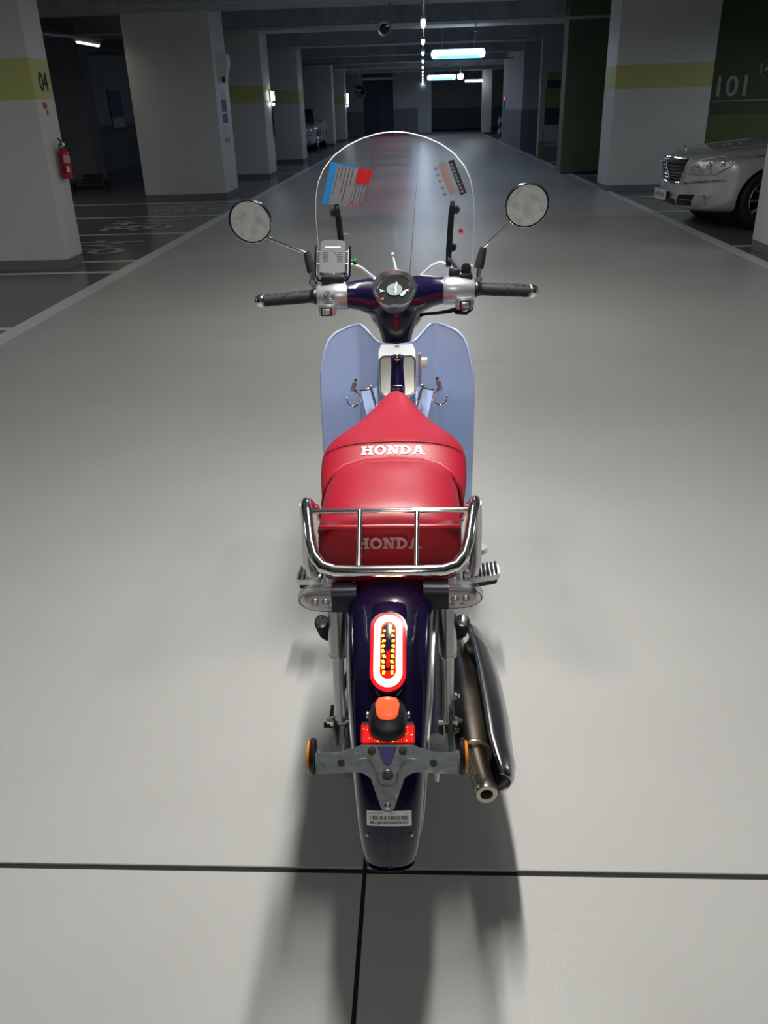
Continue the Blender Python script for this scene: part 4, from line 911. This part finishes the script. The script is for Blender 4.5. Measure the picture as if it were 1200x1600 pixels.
# --- rear fender
def rr0(p): return lerp([(-30, .385), (10, .392), (25, .386), (45, .376), (80, .366), (85, .364)], p)
def rw(p): return lerp([(-30, .085), (5, .080), (20, .0745), (35, .070), (50, .0625), (62, .0575), (74, .0525), (80, .048), (82, .0455), (83, .042)], p)
rf = add_fender('rear_fender', fen(-25, 83, 54, rr0, rw, WC, .075, 20), 'navy', .003)
tipr = fen(83, 84.4, 2, rr0, lambda p: lerp([(83, .040), (84.4, .024)], p), WC, .05, 20)
for s in (0, 20): B(G().tube([r_[s] for r_ in fen(-10, 83, 54, lambda p: rr0(p) + .000, lambda p: rw(p) + .0005, WC, .075, 20)], .0022, 6), 'fender_lip', 'silver_paint', rf)
B(G().tube(fen(83, 83, 1, rr0, rw, WC, .075, 20)[0], .002, 6), 'fender_lip', 'navy', rf)
B(G().tube([pol(0, 62.5 + i, .3675) for i in range(20)], .0022, 6), 'centre_ridge', 'navy', rf)
for s in (-1, 1): B(G().lathe([(0, 0), (.003, 0), (.002, .002)], pol(s * .036, 72.5, .362), (0, -1, 0), n=10), 'screw', 'satin_metal', rf)
# --- tail lamp
def pf(x, v, t, phi0=27.3, r0=.388):     # v upward along the arc, metres
    return pol(x, phi0 - math.degrees(v / r0), r0 + t)
hous = []
for (v, w_, h) in ((.115, .020, -.004), (.10, .030, .006), (.08, .031, .016), (.06, .031, .020), (.02, .031, .020), (-.03, .031, .018), (-.055, .029, .014), (-.072, .020, .008), (-.080, .010, -.004)):
    hous.append([pf(w_ * 1.0 * math.cos(a), v, -.01 + (h + .01) * math.sin(a) ** .5 if math.sin(a) > 0 else -.01) for a in [PI * k / 16 for k in range(17)]])
th_ = B(G().loft(hous, closed=False, caps=False), 'tail_light', 'navy', smooth=60, label='glowing red oval tail light')
SW, SH = .0255, .066
def ringp(w0, h0, w1, h1, t0, t1, c=0):
    a, b = stadium(w0, h0, 14), stadium(w1, h1, 14)
    return G().loft([[pf(u, v + c, t0) for u, v in b], [pf(u, v + c, t1) for u, v in b], [pf(u, v + c, t1) for u, v in a], [pf(u, v + c, t0) for u, v in a], [pf(u, v + c, t0) for u, v in b]], caps=False)
B(ringp(.0235, .062, .0290, .0680, .012, .0205, -.004), 'outer_lens', 'tail_outer', th_)
B(ringp(.0135, .050, .0235, .061, .014, .024, -.004), 'light_ring', 'tail_glow', th_)
B(G().prism(stadium(.0135, .050, 14), lambda u, v, t: pf(u, v - .004, t), .012, .0175), 'inner_lens', 'tail_core', th_)
g = G()
for s in (-1, 1):
    for k in range(9):
        if random.random() < .85: g.box(pf(s * (.0072 + random.uniform(-.001, .002)), -.042 + k * .0088, .0185), (.0045, .003, .0055), rot=Matrix.Rotation(random.uniform(-.5, .5), 3, 'Y'))
B(g, 'lit_facets', 'tail_yellow', th_)
B(G().prism(rrect(.0032, .034, .002), lambda u, v, t: pf(u, v, t), .0175, .0195), 'centre_bar', 'tail_core', th_)
B(ringp(.0285, .0675, .031, .0720, .010, .018, -.004), 'bezel', 'navy', th_)
# --- number plate lamp
def pg(x, v, t, phi0=44.0, r0=.376): return pol(x, phi0 - math.degrees(v / r0), r0 + t)
g = G(); rr_ = []
for (t, k) in ((0, 1.0), (.020, 1.0), (.034, .94), (.043, .80), (.047, .55)):
    rr_.append([pg(u * k, v * k + (0 if t < .03 else .002), t) for u, v in [(-.031, -.020), (-.027, -.028), (-.015, -.0335), (0, -.035), (.015, -.0335), (.027, -.028), (.031, -.020), (.031, .006), (.027, .020), (.018, .028), (0, .031), (-.018, .028), (-.027, .020), (-.031, .006)]])
pll = B(G().loft(rr_), 'plate_lamp', 'lamp_shell', smooth=50)
B(G().loft([[pg(u * k, v * k + .014, t) for u, v in [(-.018, -.010), (-.013, -.016), (0, -.018), (.013, -.016), (.018, -.010), (.019, .006), (.014, .014), (0, .016), (-.014, .014), (-.019, .006)]] for (t, k) in ((.030, 1.0), (.0445, 1.0), (.0485, .9), (.050, .6))]), 'lit_window', 'lamp_window', pll, smooth=60)
for s in (-1, 1): B(G().box(pg(s * .033, .008, .012), (.004, .008, .010), bev=.001), 'clip', 'satin_metal', pll)
# --- red reflector
RFM = frame(pol(0, 47.2, .400), (1, 0, 0), pol(0, 42, .4) - pol(0, 54, .4))
def pr_(u, v, t): return RFM @ V((u, v, t))
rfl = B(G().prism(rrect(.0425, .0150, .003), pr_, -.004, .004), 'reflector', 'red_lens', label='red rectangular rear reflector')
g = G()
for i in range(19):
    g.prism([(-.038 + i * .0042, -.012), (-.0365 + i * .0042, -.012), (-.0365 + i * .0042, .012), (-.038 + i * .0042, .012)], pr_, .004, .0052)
B(g, 'prism_ribs', 'tail_outer', rfl)  # ribs glow to make the unlit reflector look bright
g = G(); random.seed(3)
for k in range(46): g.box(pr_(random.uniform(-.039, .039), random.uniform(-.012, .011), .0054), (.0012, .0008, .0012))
B(g, 'painted_glints', 'tail_yellow', rfl, kind='stuff')  # glints painted as glowing dots on the reflector
for s in (-1, 1): B(G().prism(rrect(.007, .0025, .001, c=(s * .034, .0165)), pr_, -.004, .003), 'tab', 'rubber_grey', rfl)
B(G().box(RFM @ V((0, 0, -.012)), (.05, .02, .02), bev=.003), 'back_bracket', 'black', rfl)
# --- number plate bracket
BFM = frame(V((0, .964, .548)), (1, 0, 0), (0, .50, .87))
def pb(u, v, t): return BFM @ V((u, v, t))
cen = [(-.040, .022), (.040, .022), (.046, .020), (.046, -.018), (.036, -.021), (.026, -.028), (.020, -.045), (.014, -.062), (.010, -.074), (.004, -.079), (-.004, -.079), (-.010, -.074), (-.014, -.062), (-.020, -.045), (-.026, -.028), (-.036, -.021), (-.046, -.018), (-.046, .020)]
pbk = B(G().prism(cen, pb, -.003, .001), 'plate_bracket', 'bracket_metal', smooth=30, label='scratched grey metal plate bracket without number plate')
for s in (-1, 1):
    arm = [(s * .044, .020), (s * .075, .011), (s * .108, .011), (s * .108, -.021), (s * .075, -.020), (s * .044, -.018)]
    ar = B(G().prism(arm, pb, -.001, .003), 'side_arm', 'bracket_metal', pbk, smooth=30)
    ar2 = B(G().lathe([(.0032, 0), (.0058, 0), (.0058, .0012), (.0032, .0012)], pb(s * .071, -.004, .003), BFM.to_3x3() @ V((0, 0, 1)), n=20, caps=False).prism(circ(.0032, 12, c=(s * .071, -.004)), pb, .0028, .0034), 'slot_hole', 'bolt_black', pbk)
    B(G().box(pb(s * .110, -.005, -.010), (.003, .028, .030), rot=BFM.to_3x3(), bev=.001), 'end_tab', 'bracket_metal', pbk)
    dsc = B(G().lathe([(0, 0), (.026, 0), (.028, .003), (.027, .007), (0, .007)], pb(s * .112, .004, -.006), (s, 0, 0), n=32), 'side_reflector', 'black', label='round amber side reflector with black rim')
    B(G().lathe([(0, .007), (.0245, .007), (.0235, .011), (.010, .013), (0, .0135)], pb(s * .112, .004, -.006), (s, 0, 0), n=32), 'amber_lens', 'orange_lens', dsc)
    B(G().lathe([(.008, 0), (.008, .006), (.004, .006), (.004, .010), (0, .010)], pb(s * .109, .004, -.006), (-s, 0, 0), n=6), 'nut', 'satin_metal', pbk)
vsh = [(-.013, .020), (.013, .020), (.009, .004), (.005, -.008), (0, -.011), (-.005, -.008), (-.009, .004)]
B(G().prism(vsh, pb, .0005, .0016), 'blue_inset', pm('inset_blue', (.05, .035, .22), .35), pbk)
B(G().tube([pb(u * 1.04, v * 1.02, .001) for u, v in vsh[1:] + vsh[:1]], .0012, 6), 'inset_edge', 'steel_pale', pbk)
for (u, v, rr2) in ((-.024, .014, .0062), (.024, .014, .0062), (0, -.024, .0072)):
    bo = B(G().lathe([(rr2, 0), (rr2, .004), (rr2 * .85, .0055), (0, .0058)], pb(u, v, .001), BFM.to_3x3() @ V((0, 0, 1)), n=20), 'bolt', 'bolt_black', pbk)
B(G().tube([pb(.0085 * math.cos(a), -.024 + .0085 * math.sin(a), .0012) for a in [2 * PI * k / 20 for k in range(20)]], .0009, 5, closed=True), 'washer', 'steel_pale', pbk)
B(G().tube([pb(.016 * math.sin(a) , -.024 - .016 * math.cos(a), .001) for a in [R(-110 + 10 * k) for k in range(23)]], .0014, 6), 'pressed_rib', 'bracket_metal', pbk)
for s in (-1, 1): B(G().tube([pb(s * x, v, .001) for x, v in ((.043, .001), (.034, .002), (.026, -.003), (.021, -.012), (.017, -.022))], .0013, 6), 'pressed_rib', 'bracket_metal', pbk)
B(G().lathe([(.0055, 0), (.0055, .004), (.003, .006), (0, .0065)], pb(0, -.069, .001), BFM.to_3x3() @ V((0, 0, 1)), n=16), 'bolt', 'satin_metal', pbk)
# --- barcode sticker on the fender
def psk(x, v, t, phi0=67.7, r0=.3685): return pol(x, phi0 - math.degrees(v / r0), r0 + t - 1.6 * x * x)
stk = B(G().slab_grid(12, 6, lambda u, v, t: psk(-.036 + .072 * u, -.0125 + .025 * v, t + .001), .0004), 'barcode_sticker', 'sticker_white', rf, label='white barcode sticker')
def stk_thing(g, name, mat): return B(g, name, mat, bike)
g = G(); x = -.032
while x < .031:
    w_ = random.choice((.0005, .0008, .0014)); g.prism([(x, -.0022), (x + w_, -.0022), (x + w_, .0048), (x, .0048)], lambda u, v, t: psk(u, v, t), .0015, .0018); x += w_ + random.choice((.0006, .0009, .0012))
bstk = B(g, 'barcode', 'ink', bike)
bm = text_bm('MLHJA5850N5000107', .0068, align='CENTER', offset=.0002)
g = G();
for v_ in bm.verts: v_.co = psk(v_.co.x, v_.co.y - .0088, .0017)
g.merge(bm); B(g, 'sticker_text', 'ink', bike, smooth=0)
for (tx, xx) in (('NO. 0190648AZ', -.022), ('PB-414', .006), ('NLR', .028)):
    bm = text_bm(tx, .0034, align='CENTER'); g = G()
    for v_ in bm.verts: v_.co = psk(v_.co.x + xx, v_.co.y + .0072, .0017)
    g.merge(bm); B(g, 'sticker_text', 'ink', bike, smooth=0)
# --- turn signals
for s in (-1, 1):
    yc, zc = 1.262, (.655 if s < 0 else .660)
    def ov(x, h, d): return [V((s * x, yc + d * math.copysign(abs(math.sin(a)) ** .7, math.sin(a)), zc + h * math.copysign(abs(math.cos(a)) ** .7, math.cos(a)))) for a in [2 * PI * k / 24 for k in range(24)]]
    ts = B(G().loft([ov(.060, .026, .020), ov(.085, .026, .022), ov(.103, .026, .022)]), 'turn_signal', 'navy_matt', smooth=50, label='clear lens turn signal on dark stalk')
    B(G().loft([ov(.103, .0255, .021), ov(.125, .0245, .0215), ov(.145, .0215, .020), ov(.158, .0165, .016), ov(.165, .010, .010), ov(.167, .004, .004)]), 'lens', 'lens_clear', ts, smooth=60)
    B(G().loft([ov(.1035, .021, .012), ov(.135, .019, .011), ov(.152, .013, .009), ov(.156, .008, .006)]), 'reflector_bowl', 'reflector_bowl', ts, smooth=60)
    B(G().tube([V((s * (.103 + a_x), yc - .0125, zc + a_z)) for a_x, a_z in [(0, .0225), (.022, .0215), (.040, .0185), (.052, .0135), (.0595, .006), (.061, 0), (.0595, -.006), (.052, -.0135), (.040, -.0185), (.022, -.0215), (0, -.0225)]], .0009, 5), 'lens_rib', 'black', ts)
    B(G().loft([ov(.1025, .0262, .0225), ov(.1045, .0262, .0225)]), 'lens_seam', 'black', ts)
    for x in (.117, .136): B(G().lathe([(.0075, 0), (.0082, .0015), (.007, .003), (.003, .0035), (0, .005)], (s * x, yc - .0115, zc - .004), (0, -1, .2), n=18), 'bulb_cup', 'satin_metal', ts)
# --- shocks
for s in (-1, 1):
    sk = B(G().tube([(s * .104, 1.322, .665), (s * .106, 1.300, .50)], .0175, 24), 'shock_absorber', 'satin_metal')
    B(G().lathe([(.0180, 0), (.0180, .004)], (s * .106, 1.300, .50), (0, 0, 1), n=24), 'rim', 'chrome_dark', sk)
    B(G().tube([(s * .106, 1.300, .502), (s * .107, 1.297, .46), (s * .108, 1.292, .38), (s * .108, 1.290, .35)], [.0125, .0115, .011, .013], 18), 'damper', 'silver_paint', sk)
    B(G().tube([(s * .088, 1.290, .345), (s * .125, 1.290, .345)], .009, 14), 'lower_eye', 'satin_metal', sk)
    B(G().lathe([(.010, 0), (.010, .006), (.006, .008), (.006, .014), (0, .014)], (s * .122, 1.290, .345), (s, 0, 0), n=6), 'nut', 'chrome', sk)
    B(G().tube([(s * .085, 1.30, .29), (s * .090, 1.5, .31), (s * .090, 1.78, .33)], .016, 12), 'swing_arm', 'silver_paint')
    # folded pillion pegs
    d = V((s * -.004, .055, -.075)).normalized(); p0 = V((s * .134, 1.305, .574))
    pp = B(G().tube([p0, p0 - d * 0 + d * .070, p0 + d * .085], [.0135, .0125, .010], 18), 'pillion_peg', 'rubber')
    g = G()
    for k in range(9): g.tube([p0 + d * (.006 + k * .007) + V((.0135 * math.cos(a), .0135 * .8 * math.sin(a), .0135 * .58 * math.sin(a))) for a in [2 * PI * j / 16 for j in range(16)]], .0012, 5, closed=True)
    B(g, 'rubber_rings', 'rubber', pp)
    B(G().lathe([(.0125, 0), (.0125, .003), (.011, .004), (0, .004)], p0, -d, n=24), 'end_cap', 'satin_metal', pp)
    for k in range(4):
        a = k * PI / 2 + .3; q_ = V((0, 0, 1)).rotation_difference(-d); B(G().ball(p0 - d * .0042 + q_ @ V((.007 * math.cos(a), .007 * math.sin(a), 0)), .0016, 6), 'stud', 'white_print', pp)
    B(G().tube([p0 + d * .08, p0 + d * .08 + V((-s * .02, .03, -.01)), V((s * .09, 1.43, .47))], .010, 10), 'peg_mount', 'black', pp)
# bolts, plates, brake drum rod
B(G().box((-.118, 1.32, .33), (.008, .10, .07), rot=Matrix.Rotation(R(20), 3, 'X'), bev=.004), 'chain_adjuster', 'bracket_metal')
B(G().tube([(-.12, 1.29, .335), (-.142, 1.29, .335)], .006, 10), 'axle_end', 'black')
B(G().lathe([(0, -.01), (.012, -.01), (.014, 0), (.014, .022), (.010, .026), (.006, .026), (.004, .055), (0, .055)], (.083, 1.215, .325), (0, -.25, -1), n=20), 'brake_arm', 'satin_metal')
B(G().box((.112, 1.30, .33), (.008, .10, .09), rot=Matrix.Rotation(R(-15), 3, 'X'), bev=.004), 'chain_adjuster', 'bracket_metal')
for (y, z) in ((1.30, .40), (1.28, .33)): B(G().lathe([(.008, 0), (.008, .007), (.005, .009), (.005, .013), (0, .014)], (.117, y, z), (1, -.3, .2), n=12), 'bolt', 'chrome')
# chain case, engine, frame
B(G().loft([sect(y, .018, zt, zb, e=3, n=20) for y, zt, zb in ((1.23, .33, .25), (1.26, .35, .23), (1.34, .355, .225), (1.6, .37, .27), (1.78, .37, .28))]), 'chain_case', 'bracket_metal').location.x = -.085
en = B(G().loft([sect(y, w_, zt, zb, e=3.4, n=28) for y, w_, zt, zb in ((1.66, .07, .38, .24), (1.70, .12, .40, .19), (1.84, .125, .40, .18), (1.94, .10, .38, .20), (1.97, .06, .35, .24))]), 'engine', 'engine')
g = G()
for k in range(9): g.box((0, 1.985 + k * .014, .33 + k * .003), (.13 - k * .002, .005, .13), bev=.001, seg=1)
B(g, 'cylinder_fins', 'satin_metal', en)
B(G().tube([(0, 1.40, .60), (0, 1.75, .56), (0, 1.95, .56)], .03, 14), 'frame', 'navy')
for s in (-1, 1): B(G().tube([(s * .10, 1.75, .16), (s * .12, 1.60, .09), (s * .125, 1.58, .06)], .010, 10), 'centre_stand', 'black')
B(G().tube([(-.10, 1.80, .20), (-.17, 1.72, .02)], .008, 10).box((-.172, 1.72, .008), (.03, .05, .01), bev=.003), 'side_stand', 'black')
# --- front pegs and pedals
for s in (-1, 1):
    x0, x1 = (.165, .276) if s > 0 else (.165, .286); zc = .276 if s < 0 else .270
    fp = B(G().prism(rrect((x1 - x0) / 2, .030, .014, c=((x0 + x1) / 2, 0)), lambda u, v, t: V((s * u, 1.975 + v, zc + (.018 * (u - x0) / .1 if s > 0 else 0) + t)), -.010, .006), 'footpeg', 'satin_metal', label='black ribbed rubber footpeg with silver rim')
    B(G().prism(rrect((x1 - x0) / 2 - .006, .028, .012, c=((x0 + x1) / 2, 0)), lambda u, v, t: V((s * u, 1.975 + v, zc + (.018 * (u - x0) / .1 if s > 0 else 0) + t)), -.024, -.010), 'rubber_base', 'rubber', fp)
    for k in range(9):
        u = x0 + .012 + k * (x1 - x0 - .022) / 8; B(G().box((s * u, 1.975, zc + .012 + (.018 * (u - x0) / .1 if s > 0 else 0)), (.006, .050, .014), bev=.0015, seg=1), 'rubber_rib', 'rubber', fp)
    B(G().tube([(s * .09, 1.94, .25), (s * .18, 1.965, zc - .01)], .010, 10), 'peg_bar', 'black', fp)
B(G().box((-.232, 1.935, .292), (.036, .020, .022), bev=.006), 'gear_pedal', 'satin_metal')
bp_ = B(G().prism([(-.03, -.018), (.020, -.018), (.030, -.008), (.032, .008), (.022, .018), (-.03, .018)], lambda u, v, t: V((.215 + u, 2.025 + v, .332 + t)), -.010, .006), 'brake_pedal', 'satin_metal')
B(G().tube([(.215 + .012 * math.cos(a) - .004, 2.025 + .008 * math.sin(a), .3385) for a in [2 * PI * k / 20 for k in range(20)]], .0015, 5, closed=True), 'pedal_ring', 'chrome_dark', bp_); B(G().tube([(.205, 2.02, .325), (.16, 1.97, .25), (.12, 1.85, .22)], .007, 8), 'pedal_arm', 'satin_metal', bp_)
# --- rear rack
U = []
top = [(-.148, 1.345, .800), (-.147, 1.31, .822), (-.1465, 1.285, .835), (-.1445, 1.265, .838), (-.140, 1.245, .834), (-.130, 1.19, .808), (-.122, 1.165, .795), (-.108, 1.148, .786), (-.088, 1.141, .782)]
U = top + [(x, 1.140, .781) for x in (-.05, 0, .05)] + [(-x, y, z) for x, y, z in top[::-1]]
rk = B(G().tube([V(p) + V((.004, 0, 0)) for p in U], .0095, 18), 'rear_rack', 'chrome', label='chrome tube rear rack around the pillion seat')
B(G().tube([(-.136, 1.250, .835), (.142, 1.250, .835)], .0045, 12), 'crossbar', 'chrome', rk)
for x in (-.047, .050): B(G().tube([(x, 1.250, .835), (x * .96, 1.145, .785)], .0045, 12), 'rod', 'chrome', rk)
for s in (-1, 1):
    B(G().tube([(.004 + s * .1475, 1.275, .836), (.004 + s * .152, 1.31, .78), (.002 + s * .156, 1.33, .69), (.002 + s * .152, 1.345, .655)], [.0095, .010, .0105, .0105], 16, flat=.75), 'rack_leg', 'satin_metal', rk)
    B(G().tube([(s * .150, 1.345, .672), (s * .115, 1.345, .660)], .007, 10).lathe([(.007, 0), (.007, .008), (0, .009)], (s * .142, 1.325, .668), (0, -1, 0), n=6), 'rack_bolt', 'satin_metal', rk)
    B(G().tube([(.004 + s * .149, 1.345, .798), (.004 + s * .14, 1.36, .79), (s * .132, 1.37, .76)], .006, 8), 'front_stay', 'chrome', rk)
# --- exhaust
E_ = [V((.070, 1.95, .20)), V((.120, 1.80, .225)), V((.135, 1.68, .250)), V((.150, 1.52, .275)), V((.153, 1.42, .285)), V((.158, 1.30, .295)), V((.160, 1.245, .300))]
ex = B(G().tube(E_, [.014, .018, .030, .036, .038, .0375, .034], 28), 'muffler', 'steel_brown', label='heat-stained steel muffler')
B(G().tube([V((.160, 1.25, .300)), V((.165, 1.20, .302)), V((.171, 1.15, .304))], [.021, .0205, .020], 24), 'tail_pipe', 'steel_brown', ex)
B(G().lathe([(.0345, 0), (.0355, .004), (.0345, .008), (.030, .010)], V((.158, 1.252, .299)), (.05, -1, .05), n=28, caps=False), 'weld_ring', 'steel_pale', ex)
B(G().tube([V((.147, 1.235, .320)), V((.150, 1.20, .322)), V((.156, 1.165, .322))], .0035, 8), 'seam', 'steel_pale', ex)
ax_ = V((.06, -1, .03)).normalized()
B(G().lathe([(.0195, -.006), (.0215, 0), (.0215, .012), (.0195, .016), (.012, .016), (.0105, .012), (.0105, -.004)], V((.172, 1.150, .304)), ax_, n=32, caps=False), 'tip_ring', 'steel_pale', ex)
B(G().lathe([(0, 0), (.0115, 0), (.0115, .003), (0, .003)], V((.172, 1.150, .304)), ax_, n=24), 'bore', 'tube_dark', ex)
# chrome heat guard: outer shell of the muffler
def gsec(y, xc, zc, hw, hh):
    p = []
    for k in range(15):
        a = R(-76 + 142 * k / 14); p.append(V((xc + hw * math.cos(a), y, zc + hh * math.sin(a))))
    return p
GS = [(1.66, .135, .290, .040, .030), (1.63, .135, .300, .070, .058), (1.55, .138, .300, .086, .066), (1.45, .142, .300, .090, .068), (1.33, .146, .302, .090, .066), (1.24, .152, .303, .082, .060), (1.20, .162, .306, .072, .052), (1.17, .176, .312, .052, .040), (1.15, .19, .318, .030, .024)]
hg = B(G().loft([gsec(*a) for a in GS], closed=False, caps=False), 'heat_guard', 'guard_chrome', smooth=60, label='dark chrome muffler heat guard'); md = hg.modifiers.new('s', 'SOLIDIFY'); md.thickness = .0025; bake(hg)
B(G().tube([gsec(*a)[14] for a in GS], .003, 8), 'upper_edge', 'chrome', hg); B(G().tube([gsec(*a)[0] for a in GS], .003, 8), 'lower_edge', 'chrome', hg)
